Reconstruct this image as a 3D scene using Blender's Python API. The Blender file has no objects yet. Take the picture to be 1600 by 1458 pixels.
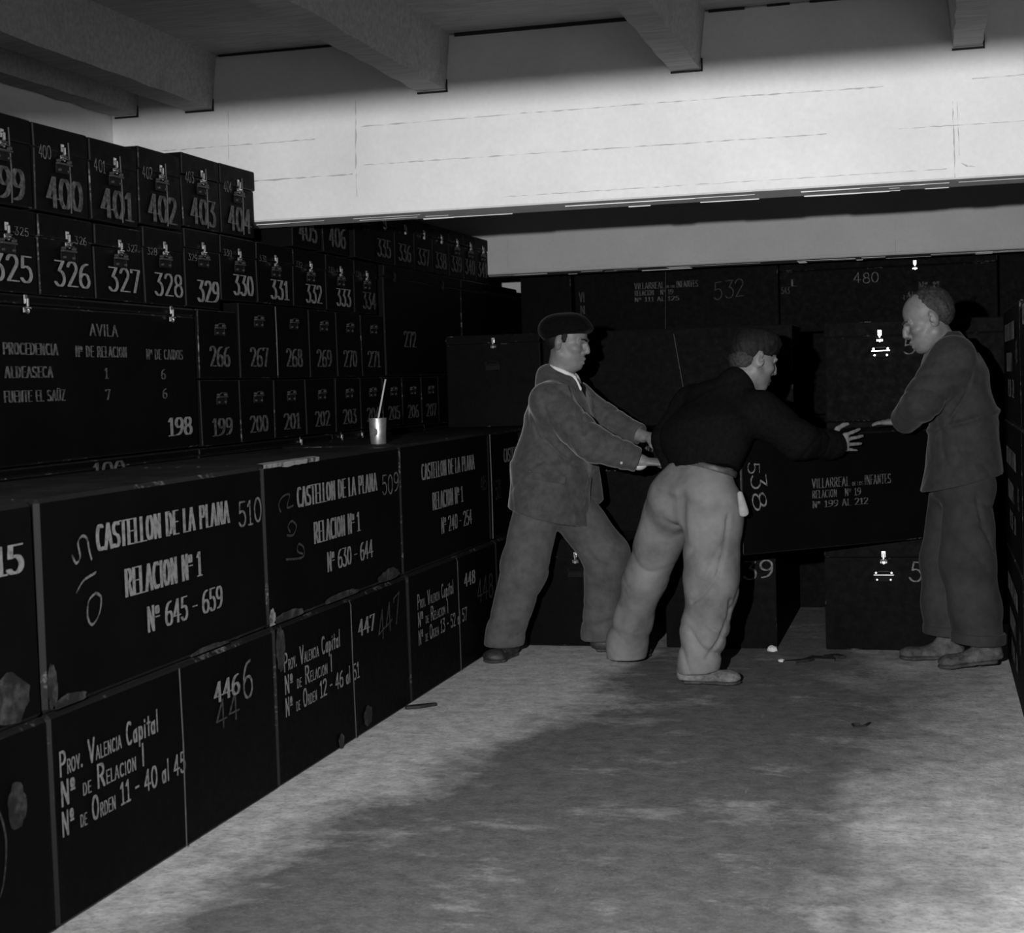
import bpy, bmesh, math, random
import numpy as np
from mathutils import Vector, Matrix

# ------------------------------------------------------------------ camera, light, exposure
sc = bpy.context.scene
COL = sc.collection
F_PX, EYE = 2450.0, 1.26
YAW = math.atan(660 / F_PX)
PITCH = math.atan(137 / F_PX * math.cos(YAW))
ROLL = 0.031
cy, sy, cp, sp, cr, sr = (math.cos(YAW), math.sin(YAW), math.cos(PITCH), math.sin(PITCH), math.cos(ROLL), math.sin(ROLL))
f0 = Vector((-sy, cy, 0)); r0 = Vector((cy, sy, 0)); u0 = Vector((0, 0, 1))
fw = f0 * cp - u0 * sp
u1 = u0 * cp + f0 * sp
rt = r0 * cr - u1 * sr
up = u1 * cr + r0 * sr
cam_data = bpy.data.cameras.new('camera')
cam_data.sensor_fit = 'HORIZONTAL'; cam_data.sensor_width = 36.0
cam_data.lens = F_PX / 1600 * 36.0
cam_data.clip_start = 0.05
cam_data.dof.use_dof = True
cam_data.dof.focus_distance = 6.3
cam_data.dof.aperture_fstop = 7.0
cam = bpy.data.objects.new('camera', cam_data); COL.objects.link(cam)
M = Matrix.Identity(4)
for i in range(3):
    M[i][0], M[i][1], M[i][2] = rt[i], up[i], -fw[i]
M[0][3], M[1][3], M[2][3] = 0, 0, EYE
cam.matrix_world = M
sc.camera = cam

world = bpy.data.worlds.new('world'); sc.world = world
world.use_nodes = True
world.node_tree.nodes['Background'].inputs[0].default_value = (0.5, 0.5, 0.5, 1)
world.node_tree.nodes['Background'].inputs[1].default_value = 0.02

# the photographer's flash gun, a little above and left of the lens
ld = bpy.data.lights.new('flash', 'SPOT')
ld.energy = 1380.0
ld.spot_size = math.radians(96); ld.spot_blend = 1.0
ld.shadow_soft_size = 0.024
flash = bpy.data.objects.new('flash', ld); COL.objects.link(flash)
flash.location = (-0.50, 0.0, 1.50)
aim = Vector((-0.05, 6.0, 1.45)) - flash.location
flash.rotation_euler = aim.to_track_quat('-Z', 'Y').to_euler()

vs = sc.view_settings
vs.view_transform = 'Standard'; vs.look = 'None'; vs.gamma = 1.0; vs.use_curve_mapping = False
vs.exposure = 0.0

random.seed(7)

# ------------------------------------------------------------------ materials
def new_mat(name):
    m = bpy.data.materials.new(name); m.use_nodes = True
    nt = m.node_tree
    return m, nt, nt.nodes['Principled BSDF']

def N(nt, typ, **kw):
    n = nt.nodes.new(typ)
    for k, v in kw.items():
        if k.startswith('i_'):
            key = k[2:]
            key = int(key) if key.isdigit() else key.replace('_', ' ')
            n.inputs[key].default_value = v
        else:
            setattr(n, k, v)
    return n

def grey(v): return (v, v, v, 1)

def ramp(nt, src, stops, interp='LINEAR'):
    r = nt.nodes.new('ShaderNodeValToRGB'); r.color_ramp.interpolation = interp
    el = r.color_ramp.elements
    while len(el) < len(stops): el.new(0.5)
    for e, (p, v) in zip(el, stops):
        e.position = p; e.color = grey(v)
    nt.links.new(src, r.inputs[0])
    return r.outputs[0]

def math_node(nt, op, a, b=None, c=None):
    n = nt.nodes.new('ShaderNodeMath'); n.operation = op
    for i, v in enumerate((a, b, c)):
        if v is None: continue
        if hasattr(v, 'links') or hasattr(v, 'is_linked'): nt.links.new(v, n.inputs[i])
        else: n.inputs[i].default_value = v
    return n.outputs[0]

def noise(nt, vec, scale, detail=4, rough=0.55, dist=0.0):
    n = N(nt, 'ShaderNodeTexNoise')
    n.inputs['Scale'].default_value = scale; n.inputs['Detail'].default_value = detail
    n.inputs['Roughness'].default_value = rough; n.inputs['Distortion'].default_value = dist
    if vec is not None: nt.links.new(vec, n.inputs['Vector'])
    return n.outputs['Fac']

def mapping(nt, src, scale=(1, 1, 1), loc=(0, 0, 0), rot=(0, 0, 0)):
    m = nt.nodes.new('ShaderNodeMapping')
    m.inputs['Scale'].default_value = scale; m.inputs['Location'].default_value = loc
    m.inputs['Rotation'].default_value = rot
    nt.links.new(src, m.inputs['Vector'])
    return m.outputs[0]

def mixcol(nt, fac, a, b, mode='MIX'):
    m = nt.nodes.new('ShaderNodeMix'); m.data_type = 'RGBA'; m.blend_type = mode
    for sock, v in ((m.inputs[0], fac), (m.inputs[6], a), (m.inputs[7], b)):
        if hasattr(v, 'is_linked'): nt.links.new(v, sock)
        elif isinstance(v, (int, float)): sock.default_value = v if sock is m.inputs[0] else grey(v)
        else: sock.default_value = v
    return m.outputs[2]

def bump(nt, bsdf, h, strength=0.3, dist=0.01):
    b = nt.nodes.new('ShaderNodeBump'); b.inputs['Strength'].default_value = strength
    b.inputs['Distance'].default_value = dist
    nt.links.new(h, b.inputs['Height']); nt.links.new(b.outputs[0], bsdf.inputs['Normal'])

def coords(nt, which='Object'):
    return nt.nodes.new('ShaderNodeTexCoord').outputs[which]

MAT = {}

def mk_box():
    # black lacquered board; dust lies on upward faces, scuffs here and there
    m, nt, b = new_mat('black_lacquered_board')
    o = coords(nt)
    geo = nt.nodes.new('ShaderNodeNewGeometry')
    sep = nt.nodes.new('ShaderNodeSeparateXYZ'); nt.links.new(geo.outputs['Normal'], sep.inputs[0])
    upw = ramp(nt, sep.outputs['Z'], [(0.6, 0), (0.95, 1)])
    n1 = noise(nt, o, 3.0, 5, 0.6)
    n2 = noise(nt, o, 28.0, 6, 0.7)
    base = mixcol(nt, ramp(nt, n1, [(0.35, 0), (0.7, 1)]), 0.0022, 0.0036)
    sc1 = ramp(nt, n2, [(0.66, 0), (0.8, 1)])
    sepo = nt.nodes.new('ShaderNodeSeparateXYZ'); nt.links.new(o, sepo.inputs[0])
    low = ramp(nt, sepo.outputs['Z'], [(0.0, 1), (0.16, 0)])
    base = mixcol(nt, math_node(nt, 'MULTIPLY', sc1, math_node(nt, 'ADD', math_node(nt, 'MULTIPLY', low, 0.8), 0.03)), base, 0.035)
    dust = math_node(nt, 'MULTIPLY', upw, ramp(nt, noise(nt, o, 6.0, 5, 0.65), [(0.3, 0.25), (0.7, 1)]))
    base = mixcol(nt, dust, base, 0.05)
    nt.links.new(base, b.inputs['Base Color'])
    nt.links.new(ramp(nt, n2, [(0.3, 0.5), (0.75, 0.75)]), b.inputs['Roughness'])
    b.inputs['Specular IOR Level'].default_value = 0.05
    bump(nt, b, n2, 0.04, 0.003)
    MAT['box'] = m
    # edge strips: paint rubbed through in places
    m, nt, b = new_mat('rubbed_box_edge')
    o = coords(nt)
    oi = nt.nodes.new('ShaderNodeObjectInfo')
    cmb = nt.nodes.new('ShaderNodeCombineXYZ')
    nt.links.new(math_node(nt, 'MULTIPLY', oi.outputs['Random'], 40.0), cmb.inputs[0])
    va = nt.nodes.new('ShaderNodeVectorMath'); va.operation = 'ADD'
    nt.links.new(o, va.inputs[0]); nt.links.new(cmb.outputs[0], va.inputs[1])
    n1 = noise(nt, va.outputs[0], 5.0, 6, 0.75)
    n2 = noise(nt, va.outputs[0], 60.0, 3, 0.6)
    k = ramp(nt, math_node(nt, 'ADD', math_node(nt, 'MULTIPLY', n1, 0.75), math_node(nt, 'MULTIPLY', n2, 0.25)), [(0.56, 0), (0.66, 1)])
    nt.links.new(mixcol(nt, k, 0.005, 0.16), b.inputs['Base Color'])
    b.inputs['Roughness'].default_value = 0.6
    b.inputs['Specular IOR Level'].default_value = 0.3
    MAT['edge'] = m
    # patches where the lacquer is scraped to the pale board
    m, nt, b = new_mat('scraped_board')
    o = coords(nt)
    n1 = noise(nt, o, 22.0, 7, 0.78)
    nt.links.new(mixcol(nt, ramp(nt, n1, [(0.45, 0), (0.75, 1)]), 0.0025, 0.085), b.inputs['Base Color'])
    b.inputs['Roughness'].default_value = 0.8
    MAT['scuff'] = m
    m, nt, b = new_mat('bared_board_edge')
    o = coords(nt)
    n1 = noise(nt, o, 30.0, 5, 0.7)
    nt.links.new(mixcol(nt, ramp(nt, n1, [(0.36, 0), (0.5, 1)]), 0.02, 0.26), b.inputs['Base Color'])
    b.inputs['Roughness'].default_value = 0.8
    MAT['bare'] = m

def mk_simple(name, key, col, rough, metal=0.0, spec=0.4, nscale=20, var=0.2, bmp=0.0, sheen=0.0):
    m, nt, b = new_mat(name)
    o = coords(nt)
    n1 = noise(nt, o, nscale, 5, 0.6)
    nt.links.new(mixcol(nt, ramp(nt, n1, [(0.3, 0), (0.7, 1)]), col * (1 - var), col * (1 + var)), b.inputs['Base Color'])
    b.inputs['Roughness'].default_value = rough; b.inputs['Metallic'].default_value = metal
    b.inputs['Specular IOR Level'].default_value = spec
    if sheen:
        b.inputs['Sheen Weight'].default_value = sheen; b.inputs['Sheen Roughness'].default_value = 0.4
    if bmp: bump(nt, b, noise(nt, o, nscale * 5, 3, 0.6), bmp, 0.004)
    MAT[key] = m
    return m

def mk_paint(name, key, lo, hi, thr):
    m, nt, b = new_mat(name)
    o = coords(nt)
    n1 = noise(nt, o, 55.0, 4, 0.7)
    nt.links.new(mixcol(nt, ramp(nt, n1, [(thr - 0.1, 0), (thr + 0.1, 1)]), lo, hi), b.inputs['Base Color'])
    b.inputs['Roughness'].default_value = 0.75
    MAT[key] = m

def mk_plaster_wall(name, key, lo, hi):
    m, nt, b = new_mat(name)
    o = coords(nt)
    n1 = noise(nt, o, 1.6, 6, 0.6)
    n2 = noise(nt, o, 45.0, 4, 0.7)
    base = mixcol(nt, ramp(nt, n1, [(0.3, 0), (0.7, 1)]), lo, hi)
    base = mixcol(nt, ramp(nt, n2, [(0.3, 0), (0.75, 0.22)]), base, lo * .72)
    nt.links.new(base, b.inputs['Base Color'])
    b.inputs['Roughness'].default_value = 0.9
    b.inputs['Specular IOR Level'].default_value = 0.1
    bump(nt, b, n2, 0.25, 0.004)
    MAT[key] = m

def mk_wall():
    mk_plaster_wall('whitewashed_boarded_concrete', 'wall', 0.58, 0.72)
    mk_plaster_wall('falloff_dimmed_concrete', 'wall_dimmed', 0.40, 0.48)  # whitewash darkened for the far beam: light falloff put into the colour
    m, nt, b = new_mat('crack_line'); b.inputs['Base Color'].default_value = grey(0.36); b.inputs['Roughness'].default_value = 0.95
    MAT['crack'] = m
    m, nt, b = new_mat('dark_joint'); b.inputs['Base Color'].default_value = grey(0.02); b.inputs['Roughness'].default_value = 0.95
    MAT['gap'] = m
    # rough timber-marked concrete of joists and ceiling
    m, nt, b = new_mat('board_marked_concrete')
    o = coords(nt)
    g = noise(nt, mapping(nt, o, (6, 60, 60)), 1.0, 5, 0.6)
    g2 = noise(nt, o, 8.0, 5, 0.65)
    base = mixcol(nt, ramp(nt, g, [(0.3, 0), (0.7, 1)]), 0.24, 0.36)
    base = mixcol(nt, ramp(nt, g2, [(0.55, 0), (0.8, 0.5)]), base, 0.14)
    nt.links.new(base, b.inputs['Base Color'])
    b.inputs['Roughness'].default_value = 0.95; b.inputs['Specular IOR Level'].default_value = 0.1
    bump(nt, b, g, 0.5, 0.006)
    MAT['joist'] = m

def mk_floor():
    m, nt, b = new_mat('dusty_cement_floor')
    o = coords(nt)
    sep = nt.nodes.new('ShaderNodeSeparateXYZ'); nt.links.new(o, sep.inputs[0])
    X, Y = sep.outputs['X'], sep.outputs['Y']
    nA = noise(nt, mapping(nt, o, (1.0, 0.8, 1)), 1.5, 6, 0.62, 0.4)
    nB = noise(nt, o, 4.5, 6, 0.65)
    nC = noise(nt, o, 60.0, 4, 0.7)
    wob = math_node(nt, 'MULTIPLY', math_node(nt, 'SUBTRACT', nA, 0.5), 1.15)
    wob = math_node(nt, 'ADD', wob, math_node(nt, 'MULTIPLY', math_node(nt, 'SUBTRACT', nB, 0.5), 0.5))
    # the trodden damp band between the box rows; pale dust remains beside the boxes
    left = math_node(nt, 'ADD', -1.93, math_node(nt, 'MULTIPLY', math_node(nt, 'MAXIMUM', math_node(nt, 'SUBTRACT', Y, 3.9), 0.0), 0.27))
    left = math_node(nt, 'MINIMUM', left, -1.42)
    dl = math_node(nt, 'ADD', math_node(nt, 'SUBTRACT', X, left), math_node(nt, 'MULTIPLY', wob, 0.8))
    dr = math_node(nt, 'ADD', math_node(nt, 'SUBTRACT', 0.30, X), wob)
    inside = math_node(nt, 'MULTIPLY', ramp(nt, dl, [(0.0, 0), (0.24, 1)]), ramp(nt, dr, [(0.0, 0), (0.62, 1)]))
    # scuffed pale islands inside the band
    isl = ramp(nt, noise(nt, mapping(nt, o, (1.0, 1.5, 1), (3.1, 1.7, 0)), 2.2, 8, 0.72), [(0.54, 0), (0.70, 1)])
    inside = math_node(nt, 'MULTIPLY', inside, math_node(nt, 'SUBTRACT', 1.0, math_node(nt, 'MULTIPLY', isl, 0.5)))
    nD = noise(nt, o, 14.0, 7, 0.72)
    dry = mixcol(nt, ramp(nt, nD, [(0.34, 0), (0.66, 1)]), 0.44, 0.82)
    damp = mixcol(nt, ramp(nt, nD, [(0.32, 0), (0.68, 1)]), 0.10, 0.20)
    base = mixcol(nt, inside, dry, damp)
    base = mixcol(nt, ramp(nt, nC, [(0.52, 0), (0.72, 0.55)]), base, 0.08)
    nE = noise(nt, o, 130.0, 3, 0.7)
    base = mixcol(nt, ramp(nt, nE, [(0.55, 0), (0.75, 0.35)]), base, 0.5)
    # dark spots, pale scrape marks
    base = mixcol(nt, ramp(nt, noise(nt, mapping(nt, o, (1.6, 1, 1), (7, 3, 0)), 7.0, 6, 0.7), [(0.64, 0), (0.74, 0.65)]), base, 0.055)
    scr = noise(nt, mapping(nt, o, (16, 1.6, 1), (0, 0, 0), (0, 0, 0.30)), 1.6, 7, 0.75)
    base = mixcol(nt, ramp(nt, scr, [(0.64, 0), (0.72, 0.5)]), base, 0.42)
    scr = noise(nt, mapping(nt, o, (3.0, 9, 1), (4, 0, 0), (0, 0, 0.4)), 1.3, 7, 0.75)
    base = mixcol(nt, ramp(nt, scr, [(0.66, 0), (0.73, 0.5)]), base, 0.42)
    nt.links.new(base, b.inputs['Base Color'])
    b.inputs['Roughness'].default_value = 0.92
    b.inputs['Specular IOR Level'].default_value = 0.12
    bump(nt, b, math_node(nt, 'ADD', nC, math_node(nt, 'MULTIPLY', nB, 2.0)), 0.35, 0.008)
    MAT['floor'] = m

mk_box(); mk_wall(); mk_floor()
mk_paint('white_stencil_paint', 'stencil', 0.09, 0.22, 0.44)
mk_paint('faded_stencil_paint', 'faded', 0.018, 0.10, 0.5)
mk_paint('chalk', 'chalk', 0.03, 0.17, 0.48)
mk_paint('faint_chalk', 'faint', 0.008, 0.045, 0.5)
mk_simple('nickel_fitting', 'nickel', 0.62, 0.28, 1.0, 0.5, 30, 0.15)
mk_simple('black_iron_fitting', 'iron', 0.008, 0.7, 0.0, 0.1, 30, 0.2)
mk_simple('dull_handle', 'dull', 0.05, 0.5, 0.3, 0.4, 30, 0.2)
mk_simple('binding_wire', 'wire', 0.06, 0.55, 0.3, 0.5, 30, 0.2)

# ------------------------------------------------------------------ mesh helpers
def link(name, me, mats=(), parent=None):
    o = bpy.data.objects.new(name, me); COL.objects.link(o)
    for mm in mats: me.materials.append(mm)
    if parent is not None: o.parent = parent
    return o

def bm_obj(name, bm, mats, parent=None, smooth=False):
    me = bpy.data.meshes.new(name); bm.to_mesh(me); bm.free()
    if smooth:
        for p in me.polygons: p.use_smooth = True
    return link(name, me, mats, parent)

def thing(name, label, cat, loc=(0, 0, 0), rotz=0.0, group=None):
    o = bpy.data.objects.new(name, None); COL.objects.link(o)
    o.empty_display_size = 0.1
    o.location = loc; o.rotation_euler = (0, 0, rotz)
    tag(o, label, cat, group)
    return o

def tag(o, label, cat, group=None):
    o['label'] = label; o['category'] = cat
    if group: o['group'] = group
    return o

def add_box(bm, x0, x1, y0, y1, z0, z1, bevel=0.0, jit=0.0, seg=1, mat=0, bmat=None):
    vs_ = []
    for x in (x0, x1):
        for y in (y0, y1):
            for z in (z0, z1):
                vs_.append(bm.verts.new((x + random.uniform(-jit, jit), y + random.uniform(-jit, jit), z + random.uniform(-jit, jit))))
    idx = [(0, 1, 3, 2), (4, 6, 7, 5), (0, 4, 5, 1), (2, 3, 7, 6), (0, 2, 6, 4), (1, 5, 7, 3)]
    fs = [bm.faces.new([vs_[i] for i in f]) for f in idx]
    for f in fs: f.material_index = mat
    if bevel:
        es = list({e for f in fs for e in f.edges})
        r = bmesh.ops.bevel(bm, geom=es, offset=bevel, segments=seg, profile=0.5, affect='EDGES')
        if bmat is not None:
            for f in r['faces']: f.material_index = bmat
    return fs

def add_tube(bm, pts, r, n=8, r1=None, flat=1.0):
    pts = [Vector(p) for p in pts]
    rings = []
    for i, p in enumerate(pts):
        t = (pts[min(i + 1, len(pts) - 1)] - pts[max(i - 1, 0)]).normalized()
        a = t.orthogonal().normalized() if i == 0 else (rings_a - t * rings_a.dot(t)).normalized()
        rings_a = a
        b = t.cross(a)
        rr = r if r1 is None else r + (r1 - r) * i / (len(pts) - 1)
        rings.append([bm.verts.new(p + a * rr * math.cos(2 * math.pi * k / n) + b * rr * flat * math.sin(2 * math.pi * k / n)) for k in range(n)])
    for i in range(len(rings) - 1):
        for k in range(n):
            bm.faces.new((rings[i][k], rings[i][(k + 1) % n], rings[i + 1][(k + 1) % n], rings[i + 1][k]))
    bm.faces.new(rings[0][::-1]); bm.faces.new(rings[-1])

# ------------------------------------------------------------------ lettering: a broad-nib stroke alphabet
def arc(cx, cy, rx, ry, a0, a1, n=14):
    return [(cx + rx * math.cos(math.radians(a0 + (a1 - a0) * i / n)), cy + ry * math.sin(math.radians(a0 + (a1 - a0) * i / n))) for i in range(n + 1)]

G = {
 '0': (.6, [arc(.3, .5, .25, .48, 90, 450, 22)]),
 '1': (.42, [[(.08, .78), (.24, .97), (.24, .02)], [(.08, .02), (.4, .02)]]),
 '2': (.6, [arc(.29, .74, .24, .24, 170, -30, 12) + [(.08, .03), (.55, .03)]]),
 '3': (.6, [[(.1, .97), (.5, .97), (.27, .6)] + arc(.27, .3, .26, .3, 90, -150, 14)]),
 '4': (.62, [[(.42, .02), (.42, .97), (.06, .3), (.6, .3)]]),
 '5': (.58, [[(.5, .97), (.13, .97), (.1, .55)] + arc(.26, .31, .26, .3, 110, -150, 14)]),
 '6': (.6, [[(.48, .96)] + arc(.46, .45, .4, .5, 110, 180, 6) + arc(.3, .29, .25, .28, 180, 540, 18)]),
 '7': (.56, [[(.05, .85), (.05, .97), (.53, .97), (.22, .02)]]),
 '8': (.6, [arc(.3, .75, .2, .23, 90, 450, 16), arc(.3, .27, .25, .26, 90, 450, 18)]),
 '9': (.6, [[(.12, .04)] + arc(.14, .55, .4, .5, -70, 0, 6) + arc(.3, .7, .24, .27, 0, 360, 18)]),
 'A': (.6, [[(.05, .0), (.3, 1.0), (.55, .0)], [(.14, .34), (.46, .34)]]),
 'B': (.56, [[(.1, 0), (.1, 1)], [(.1, 1), (.3, 1)] + arc(.3, .76, .2, .24, 90, -90, 8) + [(.1, .52)], [(.3, .52)] + arc(.3, .26, .23, .26, 90, -90, 8) + [(.1, 0)]]),
 'C': (.56, [arc(.32, .5, .25, .5, 50, 310, 16)]),
 'D': (.58, [[(.1, 0), (.1, 1), (.25, 1)] + arc(.25, .5, .27, .5, 90, -90, 12) + [(.1, 0)]]),
 'E': (.5, [[(.46, 1), (.1, 1), (.1, 0), (.46, 0)], [(.1, .52), (.4, .52)]]),
 'F': (.48, [[(.46, 1), (.1, 1), (.1, 0)], [(.1, .52), (.4, .52)]]),
 'I': (.24, [[(.12, 0), (.12, 1)]]),
 'L': (.46, [[(.1, 1), (.1, 0), (.44, 0)]]),
 'M': (.7, [[(.08, 0), (.08, 1), (.35, .3), (.62, 1), (.62, 0)]]),
 'N': (.6, [[(.1, 0), (.1, 1), (.5, 0), (.5, 1)]]),
 'O': (.6, [arc(.3, .5, .24, .5, 90, 450, 22)]),
 'P': (.54, [[(.1, 0), (.1, 1), (.28, 1)] + arc(.28, .74, .22, .26, 90, -90, 8) + [(.1, .48)]]),
 'R': (.56, [[(.1, 0), (.1, 1), (.28, 1)] + arc(.28, .75, .21, .25, 90, -90, 8) + [(.1, .5)], [(.28, .5), (.52, 0)]]),
 'S': (.54, [arc(.28, .75, .21, .25, 30, 270, 10) + arc(.26, .25, .23, .25, 90, -150, 10)]),
 'T': (.5, [[(.02, 1), (.48, 1)], [(.25, 1), (.25, 0)]]),
 'U': (.58, [[(.1, 1), (.1, .25)] + arc(.29, .25, .19, .25, 180, 360, 8) + [(.48, 1)]]),
 'V': (.58, [[(.04, 1), (.29, 0), (.54, 1)]]),
 'Z': (.52, [[(.05, 1), (.47, 1), (.05, 0), (.48, 0)]]),
 'a': (.44, [arc(.2, .26, .15, .26, 0, 360, 12), [(.36, .55), (.36, 0)]]),
 'p': (.46, [[(.1, .55), (.1, -.3)], arc(.25, .27, .15, .27, 0, 360, 12)]),
 'i': (.22, [[(.11, .55), (.11, 0)], [(.11, .74), (.11, .8)]]),
 't': (.36, [[(.18, .85), (.18, 0)], [(.05, .58), (.32, .58)]]),
 'l': (.22, [[(.11, 1), (.11, 0)]]),
 'o': (.34, [arc(.16, .8, .1, .16, 0, 360, 12), [(.06, .52), (.27, .52)]]),
 '-': (.4, [[(.07, .45), (.34, .45)]]),
 '.': (.2, [[(.1, .02), (.1, .06)]]),
 '/': (.44, [[(.05, 0), (.4, 1)]]),
 'u': (.58, [[(.1, 1), (.1, .25)] + arc(.29, .25, .19, .25, 180, 360, 8) + [(.48, 1)], [(.18, 1.12), (.2, 1.16)], [(.4, 1.12), (.42, 1.16)]]),
 ' ': (.34, []),
}

def hull(pts):
    pts = sorted(set((round(a, 6), round(b, 6)) for a, b in pts))
    def half(ps):
        h = []
        for p in ps:
            while len(h) > 1 and (h[-1][0] - h[-2][0]) * (p[1] - h[-2][1]) - (h[-1][1] - h[-2][1]) * (p[0] - h[-2][0]) <= 0: h.pop()
            h.append(p)
        return h[:-1]
    return half(pts) + half(pts[::-1])

def text_polys(s, width, height, nib=(.17, .05), stencil=True, small=None, jitter=0.0, words=None):
    """polygons (x, z) of a line of text fitted to width x height; small = set of word indexes set in small capitals"""
    polys = []; cx = 0.0; wi = 0
    first = True
    for ch in s:
        if ch == ' ': wi += 1; first = True
        w, strokes = G[ch]
        k = 1.0
        if small is not None and ch.isalpha() and ch.isupper() and not first and wi in small: k = 0.58
        if small is not None and wi in small and small[wi] == 'all' and ch.isalpha(): k = 0.5
        if ch != ' ': first = False
        dx, dz = random.uniform(-jitter, jitter), random.uniform(-jitter, jitter)
        for st in strokes:
            closed = len(st) > 10 and abs(st[0][0] - st[-1][0]) < .02 and abs(st[0][1] - st[-1][1]) < .02
            mx = (min(p[0] for p in st) + max(p[0] for p in st)) / 2
            for a, b in zip(st, st[1:]):
                if stencil and closed and abs((a[0] + b[0]) / 2 - mx) < .05: continue
                q = []
                for p in (a, b):
                    for sx in (-.5, .5):
                        for sz in (-.5, .5):
                            q.append((cx + (p[0] + sx * nib[0]) * k + dx, (p[1] + sz * nib[1]) * k + dz))
                polys.append(hull(q))
                if words is not None: words.append(wi)
        cx += (w + .09) * k
    sx = width / max(cx - .09, .01)
    return [[(x * sx, z * height) for x, z in pl] for pl in polys]

def put_polys(bm, polys, ox, oz, y=0.0, slant=0.0, rot=0.0):
    c, s = math.cos(rot), math.sin(rot)
    for i, pl in enumerate(polys):
        if len(pl) < 3: continue
        vs_ = []
        yy = y - 4e-5 * (i % 24)
        for x, z in pl:
            x2, z2 = x * c - z * s, x * s + z * c
            vs_.append(bm.verts.new((ox + x2, yy, oz + z2 + slant * x2)))
        try: bm.faces.new(vs_)
        except ValueError: pass

def chalk_polys(s, width, height, thick=.07):
    return text_polys(s, width, height, nib=(thick * 1.3, thick), stencil=False, jitter=.05)
# ------------------------------------------------------------------ the room
def struct(name, bm, mats, smooth=False):
    o = bm_obj(name, bm, mats, None, smooth); o['kind'] = 'structure'; return o

XL, XR, YB, YF, ZC = -3.175, 1.05, -1.6, 10.9, 2.58

def slab(name, x0, x1, y0, y1, z0, z1, mat, bev=0.0):
    bm = bmesh.new(); add_box(bm, x0, x1, y0, y1, z0, z1, bev)
    return struct(name, bm, [mat])

slab('floor', XL - .2, XR + .2, YB - .2, YF + .2, -.15, 0, MAT['floor'])
slab('ceiling', XL - .2, XR + .2, YB - .2, YF + .2, ZC, ZC + .15, MAT['joist'])
slab('wall_left', XL - .2, XL, YB - .2, YF + .2, 0, ZC, MAT['wall'])
slab('wall_right', XR, XR + .2, YB - .2, YF + .2, 0, ZC, MAT['wall'])
slab('wall_back', XL, XR, YF, YF + .2, 0, ZC, MAT['wall'])
slab('wall_front', XL, XR, YB - .2, YB, 0, ZC, MAT['wall'])

def ragged_edge(bm, x0, x1, y, z, dy, dz, n, amp):
    """a broken plaster arris: a thin strip with an uneven lower line"""
    prev = None
    for i in range(n + 1):
        x = x0 + (x1 - x0) * i / n
        a = amp * (random.random() ** 3)
        cur = (bm.verts.new((x, y, z + .004)), bm.verts.new((x, y + dy, z - dz - a)), bm.verts.new((x, y + .02, z - dz - a)))
        if prev:
            bm.faces.new((prev[0], cur[0], cur[1], prev[1])); bm.faces.new((prev[1], cur[1], cur[2], prev[2]))
        prev = cur

def cracks(bm, y, runs):
    """thin board-joint lines standing in the wall face"""
    for pts in runs:
        prev = None
        for (x, z, w) in pts:
            cur = (x, z, w)
            if prev:
                n = max(2, int(math.hypot(x - prev[0], z - prev[1]) / .02))
                last = None
                for i in range(n + 1):
                    t = i / n
                    px, pz = prev[0] + (x - prev[0]) * t, prev[1] + (z - prev[1]) * t
                    jz = random.uniform(-.0012, .0012); ww = w * random.uniform(.1, 1.3) * (1 if random.random() > .16 else 0.05)
                    horiz = abs(x - prev[0]) > abs(z - prev[1])
                    o = (0, ww / 2) if horiz else (ww / 2, 0)
                    q = (bm.verts.new((px + (0 if horiz else jz) - o[0], y, pz + (jz if horiz else 0) - o[1])), bm.verts.new((px + (0 if horiz else jz) + o[0], y, pz + (jz if horiz else 0) + o[1])))
                    if last: bm.faces.new((last[0], q[0], q[1], last[1]))
                    last = q
            prev = cur

def cross_beam(name, y0, y1, z0, runs, wm='wall'):
    bm = bmesh.new()
    add_box(bm, XL, XR, y0, y1, z0, ZC, .006)
    o = struct(name, bm, [MAT[wm]])
    bm = bmesh.new()
    cracks(bm, y0 - .0015, runs)
    bm_obj('board_joint', bm, [MAT['crack']], o)
    bm = bmesh.new()
    x = XL
    while x < XR - .05:
        ln = random.uniform(.03, .25)
        for d, pr, hh in ((.095, .75, .003), (.165, .25, .0025), (.242, .5, .004)):
            if random.random() < pr:
                add_box(bm, x, min(x + ln, XR), y0 + d, y0 + d + random.uniform(.003, .008), z0 - hh * random.uniform(.3, 1.2), z0 + .001)
        x += ln
    bm_obj('plaster_flake', bm, [MAT['wall']], o)
    return o

cross_beam('trim_1', 5.75, 6.0, 1.92, [
    [(-2.136, 2.10, .005), (-2.130, 2.255, .006), (-2.127, 2.36, .004)], [(-2.136, 1.99, .004), (-2.137, 2.08, .003)],
    [(-2.11, 2.258, .007), (-1.9, 2.259, .006), (-1.5, 2.262, .003), (-.6, 2.262, .004), (-.15, 2.258, .005)],
    [(-3.1, 2.222, .004), (-2.3, 2.224, .004)], [(-2.11, 2.112, .004), (-.35, 2.107, .004)], [(-.1, 2.107, .003), (.5, 2.104, .003)],
    [(-2.7, 2.078, .004), (-2.15, 2.08, .006)], [(-1.55, 1.957, .002), (.06, 1.957, .003)], [(-2.66, 2.36, .003), (-2.67, 2.1, .002)],
    [(.15, 2.262, .005), (.6, 2.262, .004)],
    [(.083, 2.19, .005), (.088, 1.925, .005)], [(.098, 2.185, .003), (.103, 2.0, .003)],
    [(.11, 1.973, .004), (.13, 1.962, .007), (.155, 1.958, .004)]])
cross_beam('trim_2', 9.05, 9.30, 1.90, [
    [(-2.42, 2.15, .004), (-2.425, 1.93, .005)], [(-.185, 2.1, .006), (-.187, 1.905, .007)], [(-2.4, 1.918, .004), (.5, 1.915, .004)]], 'wall_dimmed')
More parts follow.
